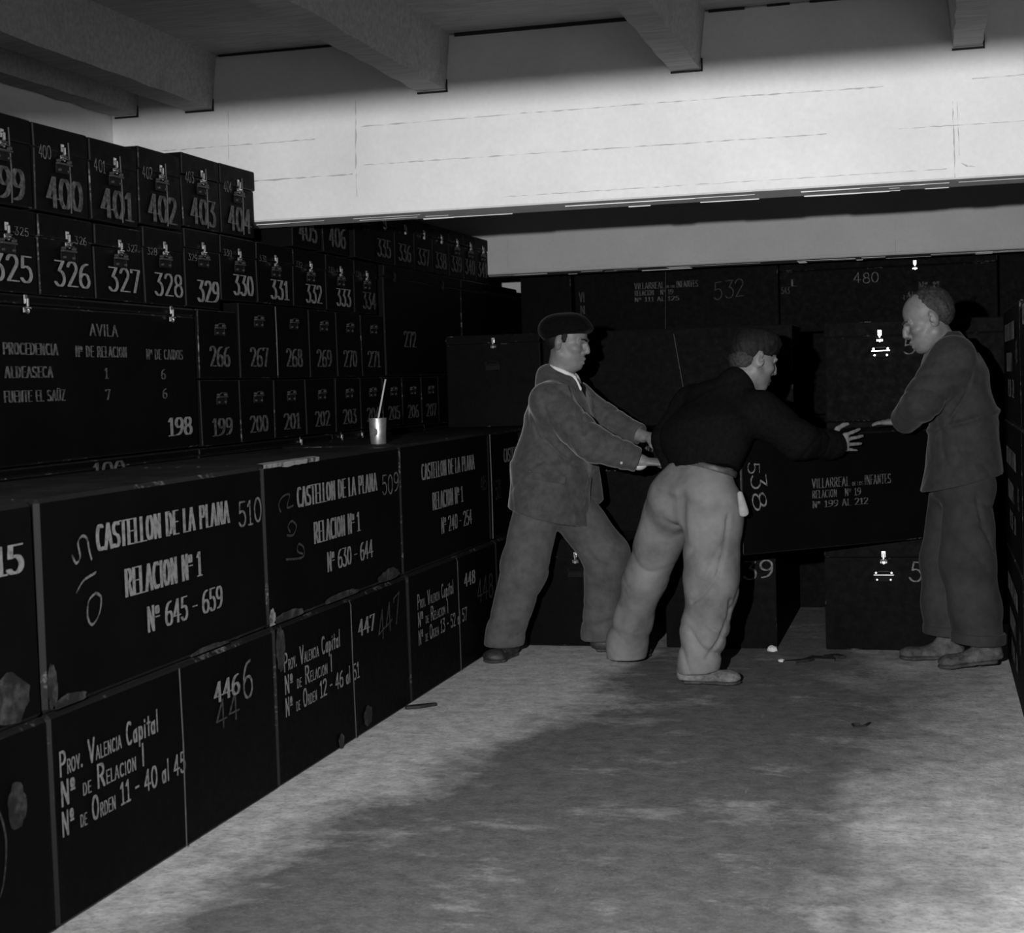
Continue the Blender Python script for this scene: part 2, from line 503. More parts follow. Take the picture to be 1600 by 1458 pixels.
# unseen beam, added to cut the flash off the first beam's upper face
slab('trim_3', XL, XR, 1.30, 1.55, 1.724, ZC, MAT['wall'], .01)

def joist(name, x0, x1, y0, y1, tw):
    """trapezoid rib, narrower below, with an uneven lower arris"""
    bm = bmesh.new(); z0 = 2.372; n = 40; rows = []
    for i in range(n + 1):
        y = y0 + (y1 - y0) * i / n
        j = lambda a: random.uniform(-a, a)
        rows.append([bm.verts.new(p) for p in ((x0 - tw, y, ZC), (x0 - tw * .15 + j(.003), y, z0 + .03), (x0 + j(.004), y, z0 + j(.003)), (x1 + j(.004), y, z0 + j(.003)), (x1 + tw * .15 + j(.003), y, z0 + .03), (x1 + tw, y, ZC))])
    for a, b in zip(rows, rows[1:]):
        for k in range(5): bm.faces.new((a[k], b[k], b[k + 1], a[k + 1]))
    bm.faces.new(rows[0]); bm.faces.new(rows[-1][::-1])
    return struct(name, bm, [MAT['joist']])

k = 4
for (a, b_) in ((-3.154, -3.055), (-2.844, -2.725), (-1.872, -1.762), (-.900, -.795), (.088, .186)):
    joist('trim_%d' % k, a, b_, 1.56, 5.747, .022); k += 1
# shrinkage gaps where the ceiling meets the first cross beam
bm = bmesh.new()
for (a, b_, h) in ((-2.69, -1.95, .007), (-1.72, -1.04, .011), (-.76, -.63, .008), (-.55, -.47, .006), (-.4, -.2, .006)):
    add_box(bm, a, b_, 5.741, 5.75, 2.578 - h, 2.579)
for (a, b_) in ((-3.154, -3.055), (-2.844, -2.725), (-1.875, -1.759), (-.903, -.79), (.084, .19)):
    add_box(bm, a, b_, 5.742, 5.75, 2.363, 2.370); add_box(bm, b_ - .002, b_ + .004, 5.742, 5.75, 2.363, 2.41)
struct('trim_%d' % k, bm, [MAT['gap']])

# ------------------------------------------------------------------ boxes
def latch_bm(s=1.0, y=0.0):
    """sprung trunk clasp: hinge plate on the lid, tongue, rounded keeper below; centred on the lid seam"""
    bm = bmesh.new()
    add_box(bm, -.014 * s, .014 * s, y - .004, y, .004 * s, .044 * s, .002)
    add_box(bm, -.008 * s, .008 * s, y - .012, y - .003, -.010 * s, .030 * s, .003)
    add_box(bm, -.022 * s, .022 * s, y - .004, y, -.034 * s, -.008 * s, .002)
    add_tube(bm, [(-.020 * s, y - .008, -.014 * s), (.020 * s, y - .008, -.014 * s)], .006 * s, 8)
    add_tube(bm, [(-.016 * s, y - .006, -.014 * s), (-.012 * s, y - .006, -.029 * s), (0, y - .006, -.036 * s), (.012 * s, y - .006, -.029 * s), (.016 * s, y - .006, -.014 * s)], .0035 * s, 6)
    return bm

def handle_bm(s=1.0, y=0.0):
    bm = bmesh.new()
    add_box(bm, -.062 * s, .062 * s, y - .012, y, -.006 * s, .004 * s, .002)
    for sx in (-1, 1):
        add_tube(bm, [(sx * .046 * s, y, .012 * s), (sx * .046 * s, y - .012, .012 * s)], .007 * s, 8)
        add_tube(bm, [(sx * .040 * s, y, -.03 * s), (sx * .040 * s, y - .010, -.03 * s)], .006 * s, 8)
    add_tube(bm, [(-.046 * s, y - .008, .010 * s), (-.03 * s, y - .012, .022 * s), (.03 * s, y - .012, .022 * s), (.046 * s, y - .008, .010 * s)], .003 * s, 6)
    return bm

def plate_bm(s=1.0, y=0.0):
    bm = bmesh.new()
    add_box(bm, -.058 * s, .058 * s, y - .0025, y, -.046 * s, -.004 * s, .004, 0, 2)
    return bm

def box(label, w, d, h, loc, rotz=0.0, lid=None, texts=(), latches=(), handle=None, hmat='nickel', wires=(), group=None, fit=.70, jit=.0022, tilt=0.0, corner=False, strokes=(), scuffs=(), bev=.006, name='storage_box'):
    """loc = base centre; the lettered face is local -y.  texts: (part, string, x from left edge, z, width, height, paint, options)"""
    r = thing(name, label, 'box', loc, rotz, group)
    if tilt: r.rotation_euler = (0, tilt, rotz)
    fy = -d / 2
    zb = h - lid if lid else h
    bm = bmesh.new()
    add_box(bm, -w / 2, w / 2, -d / 2, d / 2, 0, zb, bev, jit, 1, 0, 1)
    bm_obj('body', bm, [MAT['box'], MAT['edge']], r)
    if lid:
        bm = bmesh.new()
        o = .004
        add_box(bm, -w / 2 - .001, w / 2 + .001, -d / 2 - o, d / 2, zb + .002, h, bev, jit * .6, 1, 0, 1)
        bm_obj('lid', bm, [MAT['box'], MAT['edge']], r)
    off = fy - .0052
    for t in texts:
        part, s, x, z, tw, th, paint = t[:7]
        op = t[7] if len(t) > 7 else {}
        ws = []
        if op.get('chalk'): pl = chalk_polys(s, tw, th, op.get('thick', .06)); ws = [0] * len(pl)
        else: pl = text_polys(s, tw, th, op.get('nib', (.17, .05)), op.get('stencil', True), op.get('small'), op.get('jitter', 0), ws)
        for wi in sorted(set(ws)):
            bm = bmesh.new()
            put_polys(bm, [p for p, q in zip(pl, ws) if q == wi], -w / 2 + x, z, off, op.get('slant', 0), op.get('rot', 0))
            bm_obj(part, bm, [MAT[paint]], r)
    for paint, pts in strokes:
        bm = bmesh.new(); q = [(-w / 2 + a, z) for a, z in pts]
        sm = []
        for i in range(len(q) - 1):
            p0, p1, p2, p3 = q[max(i - 1, 0)], q[i], q[i + 1], q[min(i + 2, len(q) - 1)]
            for k_ in range(6):
                t_ = k_ / 6
                sm.append(tuple(.5 * (2 * p1[c] + (p2[c] - p0[c]) * t_ + (2 * p0[c] - 5 * p1[c] + 4 * p2[c] - p3[c]) * t_ ** 2 + (3 * p1[c] - p0[c] - 3 * p2[c] + p3[c]) * t_ ** 3) for c in (0, 1)))
        sm.append(q[-1])
        put_polys(bm, [hull([(a[0] + e * .0035, a[1] + g * .0035) for a in (s0, s1) for e, g in ((-1, -.4), (1, .4), (-.4, -1), (.4, 1))]) for s0, s1 in zip(sm, sm[1:])], 0, 0, off)
        bm_obj('chalk_mark', bm, [MAT[paint]], r)
    for kind, x0, x1, z0, z1 in scuffs:
        bm = bmesh.new()
        if kind == 'edge':      # a strip along the top front edge scraped bare, lapping on to the top
            n_ = max(4, int((x1 - x0) / .03)); prev = None
            for i in range(n_ + 1):
                a = -w / 2 + x0 + (x1 - x0) * i / n_; tp = math.sin(math.pi * min(1, (i + .4) / n_)) * .6 + .4
                cur = [bm.verts.new((a, fy - .0045, h - .010 - .008 * random.random() * tp)), bm.verts.new((a, fy - .0045, h + .001)), bm.verts.new((a, fy + .016 + .01 * random.random() * tp, h + .0045))]
                if prev:
                    bm.faces.new((prev[0], cur[0], cur[1], prev[1])); bm.faces.new((prev[1], cur[1], cur[2], prev[2]))
                prev = cur
            bm_obj('scraped_edge', bm, [MAT['bare']], r)
        else:
            cx_, cz_, n_ = (x0 + x1) / 2, (z0 + z1) / 2, 22
            bm.faces.new([bm.verts.new((-w / 2 + cx_ + (x1 - x0) / 2 * math.cos(a) * (k_ := random.uniform(.78, 1)), off - .0004, max(.004, cz_ + (z1 - z0) / 2 * math.sin(a) * k_))) for a in [2 * math.pi * q_ / n_ for q_ in range(n_)]])
            bm_obj('scuff_mark', bm, [MAT['bare' if kind == 'bare' else 'scuff']], r)
    for x in latches:
        lo = bm_obj('latch', latch_bm(fit, fy - .0045), [MAT[hmat]], r)
        lo.location = (x - w / 2, 0, zb)
    if handle:
        ho = bm_obj('handle', handle_bm(fit, fy - .0045), [MAT[handle[2] if len(handle) > 2 else hmat]], r)
        ho.location = (handle[0] - w / 2, 0, handle[1])
        bm_obj('handle_plate', plate_bm(fit, fy - .0045), [MAT['iron']], ho)
    for wpts in wires:
        bm = bmesh.new()
        add_tube(bm, [(x - w / 2, fy - .007, z) for x, z in wpts], .0022, 5)
        bm_obj('binding_wire', bm, [MAT['wire']], r)
    if corner:
        bm = bmesh.new()
        add_box(bm, -w / 2 - .004, -w / 2 + .012, fy - .0045, fy + .03, .01, zb - .01, .003)
        bm_obj('corner_strip', bm, [MAT['edge']], r)
    return r

R90 = math.pi / 2
XF, XU = -2.01, -2.55          # faces of the lower and of the upper rows on the left

def lower(y0, y1, z0, h, label, texts, **kw):
    w = y1 - y0; kw.setdefault('bev', .011)
    return box(label, w, .50, h, (XF - .25, (y0 + y1) / 2, z0), R90, texts=texts, **kw)

COND = dict(nib=(.26, .045))
def castellon(n1, extra=()):
    return [('lettering', 'CASTELLON DE LA PLANA', .255, .355, .757, .064, 'stencil', COND),
            ('lettering', 'RELACION No 1', .387, .222, .433, .070, 'stencil', COND),
            ('lettering', n1, .495, .113, .450, .066, 'stencil', dict(nib=(.2, .05)))] + list(extra)

HAND = dict(nib=(.13, .10), stencil=False, jitter=.012)
def valencia(l3, x, w3, num, xn, extra=()):
    a = [('lettering', 'PROV. VALENCIA Capital', x, .362, .49, .056, 'stencil', dict(HAND, small={0: 1, 1: 1})),
         ('lettering', 'No DE RELACION I', x, .290, .41, .056, 'stencil', dict(HAND, small={1: 'all', 2: 1})),
         ('lettering', l3, x, .218, w3, .056, 'stencil', dict(HAND, small={1: 'all', 2: 1})),
         ('lettering', num, xn, .362, .168, .060, 'stencil', dict(nib=(.2, .06)))]
    return a + list(extra)

CH = dict(chalk=True)
S510 = [('chalk', [(0.139, 0.357), (0.155, 0.337), (0.174, 0.35), (0.167, 0.385), (0.185, 0.399), (0.209, 0.392), (0.218, 0.36), (0.227, 0.338)]), ('chalk', [(0.152, 0.267), (0.186, 0.291), (0.243, 0.303)]), ('chalk', [(0.239, 0.253), (0.264, 0.238), (0.252, 0.2), (0.217, 0.178), (0.197, 0.197), (0.205, 0.238), (0.239, 0.253)])]
S509 = [('faint', [(0.118, 0.352), (0.104, 0.378), (0.14, 0.4), (0.191, 0.401), (0.169, 0.363), (0.22, 0.364)]), ('faint', [(0.16, 0.273), (0.211, 0.27), (0.239, 0.296), (0.202, 0.315), (0.171, 0.302), (0.186, 0.281)]), ('faint', [(0.145, 0.197), (0.281, 0.189), (0.292, 0.219), (0.251, 0.235), (0.239, 0.214), (0.285, 0.199)])]
# bottom row, left, near to far
lower(1.95, 3.215, 0, .512, 'black box at the bottom left corner of the picture, chalk loop on its end', [], strokes=[('faint', [(.98, .40), (1.04, .36), (1.07, .28), (1.05, .18), (1.0, .13)]), ('chalk', [(1.0, .425), (1.05, .455)])], scuffs=[('scuff', 1.08, 1.16, .28, .40)], group='black boxes of the left bottom row')
lower(3.225, 4.51, 0, .512, 'black floor box lettered Prov. Valencia Capital and 446, nearest of three', valencia('No DE ORDEN 11 - 40 al 45', .025, .635, '446', .855,
      [('chalk_mark', '6', 1.05, .335, .07, .115, 'chalk', CH), ('chalk_mark', '44', .86, .285, .16, .085, 'faint', CH)]), wires=[[(.645, .505), (.65, .3), (.645, .012)]], group='black boxes of the left bottom row')
lower(4.52, 5.81, 0, .512, 'black floor box lettered Prov. Valencia Capital and 447, middle one of three', valencia('No DE ORDEN 12 - 46 al 51', .060, .665, '447', .732,
      [('chalk_mark', '447', .93, .295, .25, .11, 'faint', dict(chalk=True, slant=.25))]), wires=[[(.645, .505), (.66, .49), (.66, .3), (.668, .012)]], scuffs=[('scuff', .0, .08, .36, .52), ('scuff', .75, .85, .02, .1), ('scuff', .5, .56, .0, .06)], group='black boxes of the left bottom row')
lower(5.82, 7.10, 0, .512, 'black floor box lettered Prov. Valencia Capital and 448, behind the left man\'s foot', valencia('No DE ORDEN 13 - 52 al 57', .10, .675, '448', .755,
      [('chalk_mark', '448', .95, .26, .26, .11, 'faint', CH)]), wires=[[(.64, .505), (.655, .49), (.66, .012)]], group='black boxes of the left bottom row')
lower(7.12, 8.40, 0, .512, 'black floor box under the farthest Castellon box, behind the left man', [], group='black boxes of the left bottom row')
# second row
lower(1.93, 3.20, .518, .500, 'black box cut by the left edge of the picture, stencilled with a large 15', [('lettering', '515', 1.02, .345, .19, .066, 'stencil', dict(nib=(.2, .06))), ], scuffs=[('scuff', 1.05, 1.22, .0, .13)], group='Castellon boxes of the left second row')
lower(3.212, 4.475, .518, .506, 'black box stencilled Castellon de la Plana 645-659 with chalked 510', castellon('No 645 - 659', [
      ('chalk_mark', '510', 1.075, .335, .165, .075, 'chalk', dict(chalk=True, thick=.07)),
]), strokes=S510, scuffs=[('scuff', .0, .05, .0, .12), ('scuff', .02, .18, -.01, .035), ('scuff', .7, 1.0, -.005, .02)], group='Castellon boxes of the left second row')
lower(4.485, 5.765, .518, .508, 'black box stencilled Castellon de la Plana 630-644 with chalked 509', castellon('No 630 - 644', [
      ('chalk_mark', '509', 1.075, .33, .185, .075, 'chalk', CH),
]), strokes=S509, scuffs=[('edge', 0, .46, 0, 0), ('bare', -.005, .05, -.02, .06), ('scuff', .02, .30, -.01, .035), ('scuff', .45, .8, -.01, .03), ('scuff', .98, 1.25, -.005, .05)], group='Castellon boxes of the left second row')
lower(5.775, 7.03, .518, .508, 'black box stencilled Castellon de la Plana 240-254, under the tin\'s far side', castellon('No 240 - 254', [
      ('chalk_mark', '485', 1.10, .25, .10, .065, 'faint', dict(chalk=True))]), group='Castellon boxes of the left second row', corner=False)
lower(7.04, 8.30, .518, .505, 'farthest Castellon box, mostly hidden behind the man in the corduroy jacket', castellon('No 225 - 239', [('chalk_mark', '501', .09, .19, .1, .09, 'faint', CH)]), wires=[[(.012, .50), (.02, .25), (.014, .01)]], group='Castellon boxes of the left second row')

# unseen boxes behind the front rows carry the upper rows
def upper(y0, y1, z0, h, label, texts=(), dx=0.0, d=.50, **kw):
    return box(label, y1 - y0, d, h, (XU + dx - d / 2, (y0 + y1) / 2, z0), R90, texts=texts, **kw)
for i in range(5):
    y0 = 2.57 + 1.3 * i
    for kk in range(2):
        upper(y0, y0 + 1.285, .53 * kk, .523, 'black box standing behind the Castellon boxes, under the small numbered boxes', [('lettering', '100', .55, .455, .2, .06, 'faded')] if (kk == 1 and i == 1) else [], dx=-.012, bev=.004, lid=.025 if kk else None, latches={2: (.93,), 3: (.10, .36)}.get(i, ()) if kk else (), group='boxes hidden behind the Castellon row')

NUM = dict(nib=(.19, .05), stencil=False)
FAD = dict(nib=(.22, .05))
# the long list box
upper(3.872, 5.152, 1.062, .495, 'long black box listing Avila, Aldeaseca and Fuente el Sauz, numbered 198', [
    ('lettering', 'AVILA', .545, .384, .175, .036, 'faded', dict(nib=(.15, .08), stencil=False)),
    ('lettering', 'PROCEDENCIA', .064, .321, .29, .033, 'faded', dict(nib=(.24, .06))),
    ('lettering', 'No DE RELACION', .455, .317, .318, .033, 'faded', dict(nib=(.24, .06))),
    ('lettering', 'No DE CAIDOS', .906, .312, .262, .033, 'faded', dict(nib=(.24, .06))),
    ('lettering', 'ALDEASECA', .068, .254, .25, .032, 'faded', dict(nib=(.24, .06))), ('lettering', '1', .625, .248, .022, .034, 'faded', NUM), ('lettering', '6', 1.005, .244, .03, .034, 'faded', NUM),
    ('lettering', 'FUENTE EL SAuZ', .058, .184, .325, .032, 'faded', dict(nib=(.24, .06))), ('lettering', '7', .625, .180, .03, .034, 'faded', NUM), ('lettering', '6', 1.010, .178, .03, .034, 'faded', NUM),
    ('lettering', '198', 1.042, .047, .175, .064, 'stencil', FAD)], latches=(.19, 1.095), lid=.03)

# small numbered boxes, rows from below
def small(num, yc, w, z0, h, label, tx, paint='stencil', nz=.05, lid=.07, latch=True, handle=True, chalk=None, hmat='iron', wire=None, dx=0.0, style=None, nw=.185, nh=.075, hx=None, wz=None):
    t = []
    if num: t.append(('lettering', num, tx, nz, nw, nh, paint, style or FAD))
    if chalk: t.append(('chalk_mark',) + chalk)
    upper(yc - w / 2, yc + w / 2, z0, h, label, t, dx=dx, lid=lid, latches=(w / 2,) if latch else (), handle=(hx or w / 2, h - (lid + .032 if lid else .062), 'dull') if handle else None, hmat=hmat, fit=.66, bev=.0035,
          wires=[wire] if wire else (), group='small numbered boxes of the left pile')

def fit_row(row):
    out = []
    for i, r in enumerate(row):
        c = r[1]
        a = (row[i - 1][1] + c) / 2 + .007 if i else c - .155
        b_ = (row[i + 1][1] + c) / 2 - .007 if i < len(row) - 1 else c + .145
        out.append((r[0], (a + b_) / 2, b_ - a + .008) + tuple(r[3:]))
    return out

for n, yc, w in fit_row((('199', 5.335, .34), ('200', 5.67, .32), ('201', 5.985, .29), ('202', 6.33, .36), ('203', 6.665, .29), ('204', 6.965, .29), ('205', 7.262, .285), ('206', 7.555, .285), ('207', 7.85, .285))):
    far = float(yc) > 6.5
    small(n, yc, w - .008, 1.062, .238, 'small black box numbered %s in the lowest row of small boxes' % n, w / 2 - .085, paint='faded', nz=.032, latch=False, lid=None, nw=.165, nh=.066, handle=True)
for yc in (8.145, 8.435, 8.725):
    small(None, yc, .28, 1.062, .238, 'small black box at the far end of the left pile, under a long box', 0, latch=False, handle=False, lid=None)
for n, yc, w, h in fit_row((('266', 5.335, .34, .25), ('267', 5.70, .36, .29), ('268', 6.055, .33, .29), ('269', 6.385, .31, .29), ('270', 6.69, .28, .29), ('271', 7.01, .33, .29))):
    small(n, yc, w - .008, 1.305, h, 'small black box numbered %s in the second row of small boxes' % n, w / 2 - .09, paint='faded', nz=.045, latch=False, lid=None, nw=.165, nh=.075,
          wire=[(.34, .285), (.343, .15), (.34, .01)] if n == '267' else None)
upper(7.19, 8.46, 1.305, .540, 'long black box numbered 272 with two clasps, under the highest far numbers', [('lettering', '272', .26, .145, .19, .08, 'faded', FAD)], lid=.055, latches=(.14, .93), hmat='iron')
upper(8.475, 9.70, 1.305, .540, 'long black box with no number at the far end of the left pile', lid=.055)
for n, yc, w, z0 in fit_row((('325', 3.98, .33, 1.562), ('326', 4.31, .32, 1.562), ('327', 4.63, .31, 1.562), ('328', 4.945, .31, 1.562), ('329', 5.235, .26, 1.562), ('330', 5.525, .31, 1.600), ('331', 5.88, .39, 1.600), ('332', 6.26, .36, 1.600), ('333', 6.605, .32, 1.600), ('334', 6.945, .34, 1.600))):
    near = yc < 5.1
    small(n, yc, w - .008, z0, {'328': .258, '329': .278}.get(n, .240), 'small black box numbered %s in the third row of small boxes' % n, (w / 2 - .085) if near else w / 2 - .06, nz=.022 if not near else .03, nw=.205 if near else .175, nh=.078, style=dict(nib=(.15, .05), stencil=False) if near else FAD,
          chalk=(n, .02 if yc > 4.8 else .2, .165, .07, .024, 'chalk', CH), hmat='nickel', paint='stencil' if yc < 6.7 else 'faded')
for n, yc, w in fit_row((('399', 3.98, .33), ('400', 4.305, .31), ('401', 4.62, .31), ('402', 4.935, .31), ('403', 5.25, .31), ('404', 5.56, .30))):
    small(n, yc, w - .008, {'402': 1.828, '403': 1.848, '404': 1.850}.get(n, 1.812), .258, 'small black box stencilled %s in the top row, against the pale beam' % n, w / 2 - .1, paint='faded', nz=.014, nw=.20, nh=.094, lid=.075, chalk=('401' if n == '401' else n, .02, .155, .07, .04, 'chalk', CH), hmat='nickel',
          wire=[(w * .5 + .03, .22), (w * .55 + .02, .1), (w * .6, .005)])
for n, yc, w in (('405', 6.24, .32), ('406', 6.58, .32)):
    small(n, yc, w - .008, 1.850, .262, 'small black box stencilled %s just below the pale beam' % n, w / 2 - .1, paint='faded', nz=.03, nw=.20, nh=.09, chalk=None, hmat='iron')
small(None, 6.905, .27, 1.850, .262, 'small unnumbered black box set forward between 406 and 335', 0, dx=.015)
for n, yc, w in fit_row((('335', 7.215, .31), ('336', 7.52, .30), ('337', 7.82, .30), ('338', 8.12, .30), ('339', 8.415, .28), ('340', 8.68, .25), ('341', 8.91, .22))):
    small(n, yc, w - .008, 1.850, .255, 'small black box numbered %s in the far top row' % n, w / 2 - .11, paint='faded', nz=.03, nw=.19, nh=.085, hmat='nickel', handle=yc > 8.3)

# ------------------------------------------------------------------ boxes across the back
VIL = dict(nib=(.17, .05))
def villarreal(x, z, l3, paint='faded', s=1.0):
    return [('lettering', 'VILLARREAL', x, z + .088 * s, .205 * s, .042 * s, paint, VIL), ('lettering', 'DE LOS', x + .222 * s, z + .088 * s, .062 * s, .016 * s, paint, VIL), ('lettering', 'INFANTES', x + .292 * s, z + .088 * s, .150 * s, .042 * s, paint, VIL),
            ('lettering', 'RELACION', x, z + .043 * s, .135 * s, .034 * s, paint, VIL), ('lettering', 'No 19', x + .18 * s, z + .043 * s, .09 * s, .034 * s, paint, VIL),
            ('lettering', l3, x, z, .31 * s, .030 * s, paint, VIL)]

def back(x0, x1, y, d, z0, h, label, texts=(), **kw):
    return box(label, x1 - x0, d, h, ((x0 + x1) / 2, y + d / 2, z0), 0, texts=texts, **kw)

# on the floor, ends to the aisle
back(-1.895, -1.385, 7.19, 1.27, 0, .505, 'black box end with a bright clasp, seen between the left man\'s legs', lid=.085, latches=(.255,), handle=(.255, .36, 'iron'))
back(-1.215, -.705, 7.19, 1.27, 0, .505, 'black box on the floor chalked 539, beside the open floor gap', [('chalk_mark', '539', .29, .325, .215, .085, 'chalk', dict(chalk=True, thick=.06))], lid=.085, latches=(.2,), handle=(.2, .36, 'iron'))
back(-.486, .025, 7.19, 1.27, 0, .505, 'black box on the floor chalked 53, beside the right man\'s legs', [('chalk_mark', '53', .365, .315, .13, .09, 'chalk', dict(chalk=True, thick=.055, rot=-.14))], lid=.085, latches=(.262,), handle=(.262, .345), fit=.74)
back(-.74, -.24, 8.50, 1.22, 0, .505, 'black box at the far end of the floor gap', lid=.085)
back(.06, .57, 7.98, 1.27, 0, .505, 'black floor box behind the right man', lid=.085)
# second level
back(-2.0, -.73, 7.55, .5, .508, .50, 'black Villarreal box lettered 142 al 156, seen between two men', villarreal(.315, .30, 'No 142 AL 156', s=1.05), )
back(-1.95, -.68, 8.07, .5, .508, .50, 'black box behind the Villarreal box of the second level')
back(-.515, .0, 7.97, 1.27, .508, .50, 'black box end behind the box the men are moving', lid=.085)
back(.06, .57, 7.98, 1.27, .508, .50, 'black box of the second level behind the right man', lid=.085)
# third level
back(-2.475, -1.965, 7.92, 1.27, 1.030, .478, 'black box end with a bright clasp, left of the man in the beret', lid=.045, latches=(.262,), handle=(.255, .325, 'iron'))
back(-1.955, -.672, 7.94, .5, 1.012, .494, 'long black box behind the men\'s heads, crossed by a slanting wire', wires=[[(.69, .465), (.735, .17)]])
back(-.515, .0, 7.94, 1.27, 1.012, .49, 'black box end with bright clasp and handle, beside the older man\'s face', [('chalk_mark', '53', .375, .325, .13, .075, 'chalk', dict(chalk=True, thick=.05))], lid=.075, latches=(.268,), handle=(.272, .345), fit=.74)
back(.06, .57, 7.96, 1.27, 1.012, .49, 'black box end in the dark above the right man\'s back', lid=.075)
# fourth level, beyond the second beam, and the hidden boxes under it
for kk in range(3):
    for x0 in (-2.195, -.9):
        back(x0, x0 + 1.28, 9.75, .5, .502 * kk, .494, 'black box at the very back, hidden under the topmost boxes', group='boxes hidden at the back')
back(-2.535, -2.205, 9.75, .5, 0, 1.99, 'tall dark box column at the back, left of the topmost Villarreal box')
back(-2.17, -.90, 9.70, .5, 1.508, .49, 'topmost black box lettered Villarreal 111 al 125 with chalked 532', villarreal(.385, .225, 'No 111 AL 125', s=.9) + [('chalk_mark', '532', .88, .215, .19, .11, 'faint', dict(chalk=True, thick=.04, slant=.1))] + [('lettering', 'VI', .03, .24, .035, .06, 'faint', VIL), ('lettering', 'N', .035, .165, .03, .05, 'faint', VIL)], wires=[[(.585, .48), (.572, .02)]])
back(-.89, .38, 9.70, .5, 1.508, .49, 'topmost black box chalked 480, under the second beam', [('chalk_mark', '480', .44, .28, .15, .062, 'chalk', dict(chalk=True, thick=.045)), ('lettering', '543', .01, .235, .05, .04, 'faint', VIL), ('lettering', 'L', .07, .28, .03, .04, 'faded', VIL), ('lettering', 'No 1', .82, .22, .10, .05, 'faint', VIL)], latches=(.80,), lid=.12)
back(.39, .99, 9.70, .5, 0, 1.99, 'tall dark box column in the far right corner')

# ------------------------------------------------------------------ boxes on the right, faces to the aisle
XRT = .295
def right(y0, y1, z0, h, label, texts=(), **kw):
    return box(label, y1 - y0, .5, h, (XRT + .25, (y0 + y1) / 2, z0), -R90, texts=texts, **kw)
rlev = ('bottom', 'middle', 'top')
for kk, (z0, h, nn) in enumerate(((0, .512, 'No 340 - 354'), (.518, .52, 'No 325 - 339'), (1.042, .45, 'No 310 - 324'))):
    ex = .97
    right(5.72, 7.0, z0, h, '%s black box of the right-hand stack, just behind the right man' % rlev[kk], [(t[0], t[1], t[2], t[3] * (.9 if kk == 2 else 1), t[4], t[5], t[6], t[7]) for t in castellon(nn)] + [('chalk_mark', '48%d' % (kk + 4), 1.07, .23, .14, .08, 'chalk', CH)], corner=False)
    right(4.42, 5.70, z0, h - (.03 if kk == 2 else 0), '%s black box of the right-hand stack, cut by the picture edge' % rlev[kk], castellon(nn))

# ------------------------------------------------------------------ small things
mk_simple('dull_tin', 'tin', .55, .38, .85, .5, 40, .25)
mk_simple('pale_wood', 'wood', .34, .6, 0, .3, 30, .2)
mk_simple('dark_leather_strap', 'strap', .02, .7, 0, .3, 40, .3)
mk_simple('white_plaster', 'plaster', .6, .85, 0, .2, 60, .2)
t = thing('tin_cup', 'dented pale tin standing on the Castellon boxes, a brush stick in it', 'tin', (-2.16, 5.96, 1.024))
bm = bmesh.new(); n = 28; prof = [(0, .002), (.030, .002), (.0315, .004), (.033, .05), (.0355, .104), (.0362, .107), (.0345, .107), (.0335, .1), (.030, .006), (0, .006)]
rings = []
for r_, z_ in prof:
    rings.append([bm.verts.new(((r_ + (.0012 * math.sin(3 * a + z_ * 60))) * math.cos(a) if r_ else 0, (r_ + (.0012 * math.sin(3 * a + z_ * 60))) * math.sin(a) if r_ else 0, z_)) for a in [2 * math.pi * q / n for q in range(n)]])
for a, b_ in zip(rings, rings[1:]):
    for q in range(n): bm.faces.new((a[q], a[(q + 1) % n], b_[(q + 1) % n], b_[q]))
bmesh.ops.remove_doubles(bm, verts=bm.verts, dist=1e-5)
bm_obj('cup_wall', bm, [MAT['tin']], t, True)
bm = bmesh.new()
add_tube(bm, [(-.014, -.004, .012), (.006, -.002, .115), (.040, 0, .262)], .0042, 8, .0036)
o = bm_obj('paint_brush', bm, [MAT['wood']]); o.location = (-2.16, 5.96, 1.024)
tag(o, 'thin pale wooden stick leaning in the tin', 'brush')
# strap on the floor
def ribbon(name, pts, w, mat, label, cat, th=.006):
    bm = bmesh.new(); prev = None
    for i, (x, y, z) in enumerate(pts):
        a = Vector(pts[max(i - 1, 0)]); b_ = Vector(pts[min(i + 1, len(pts) - 1)])
        d = (b_ - a); nrm = Vector((-d.y, d.x, 0)).normalized() * w[i] / 2
        c = Vector((x, y, z))
        cur = [bm.verts.new(c - nrm), bm.verts.new(c + nrm), bm.verts.new(c + nrm + Vector((0, 0, th))), bm.verts.new(c - nrm + Vector((0, 0, th)))]
        if prev:
            for q in range(4): bm.faces.new((prev[q], prev[(q + 1) % 4], cur[(q + 1) % 4], cur[q]))
        else: bm.faces.new(cur[::-1])
        prev = cur
    bm.faces.new(prev)
    o = bm_obj(name, bm, [MAT[mat]]); tag(o, label, cat); return o
ribbon('leather_strap', [(-.645, 6.83, .001), (-.60, 6.84, .002), (-.55, 6.88, .002), (-.52, 6.95, .001), (-.49, 6.91, .004), (-.455, 6.90, .001), (-.46, 6.96, .006), (-.42, 7.0, .001), (-.40, 6.97, .001)], [.02, .035, .03, .05, .08, .06, .04, .06, .03], 'strap', 'crumpled dark strap on the floor in front of the open gap', 'strap', .012)
def chip(loc, s, label, mat='plaster', name='plaster_fragment', rz=0):
    bm = bmesh.new(); bmesh.ops.create_icosphere(bm, subdivisions=2, radius=1)
    for v in bm.verts: v.co = Vector((v.co.x * s[0], v.co.y * s[1], max(v.co.z, -.5) * s[2])) * random.uniform(.82, 1.12)
    mz = min(v.co.z for v in bm.verts)
    for v in bm.verts: v.co.z -= mz
    o = bm_obj(name, bm, [MAT[mat]]); o.location = loc; o.rotation_euler.z = rz
    tag(o, label, 'fragment')
chip((-.722, 7.13, 0), (.026, .018, .018), 'white plaster lump at the foot of the box chalked 539')
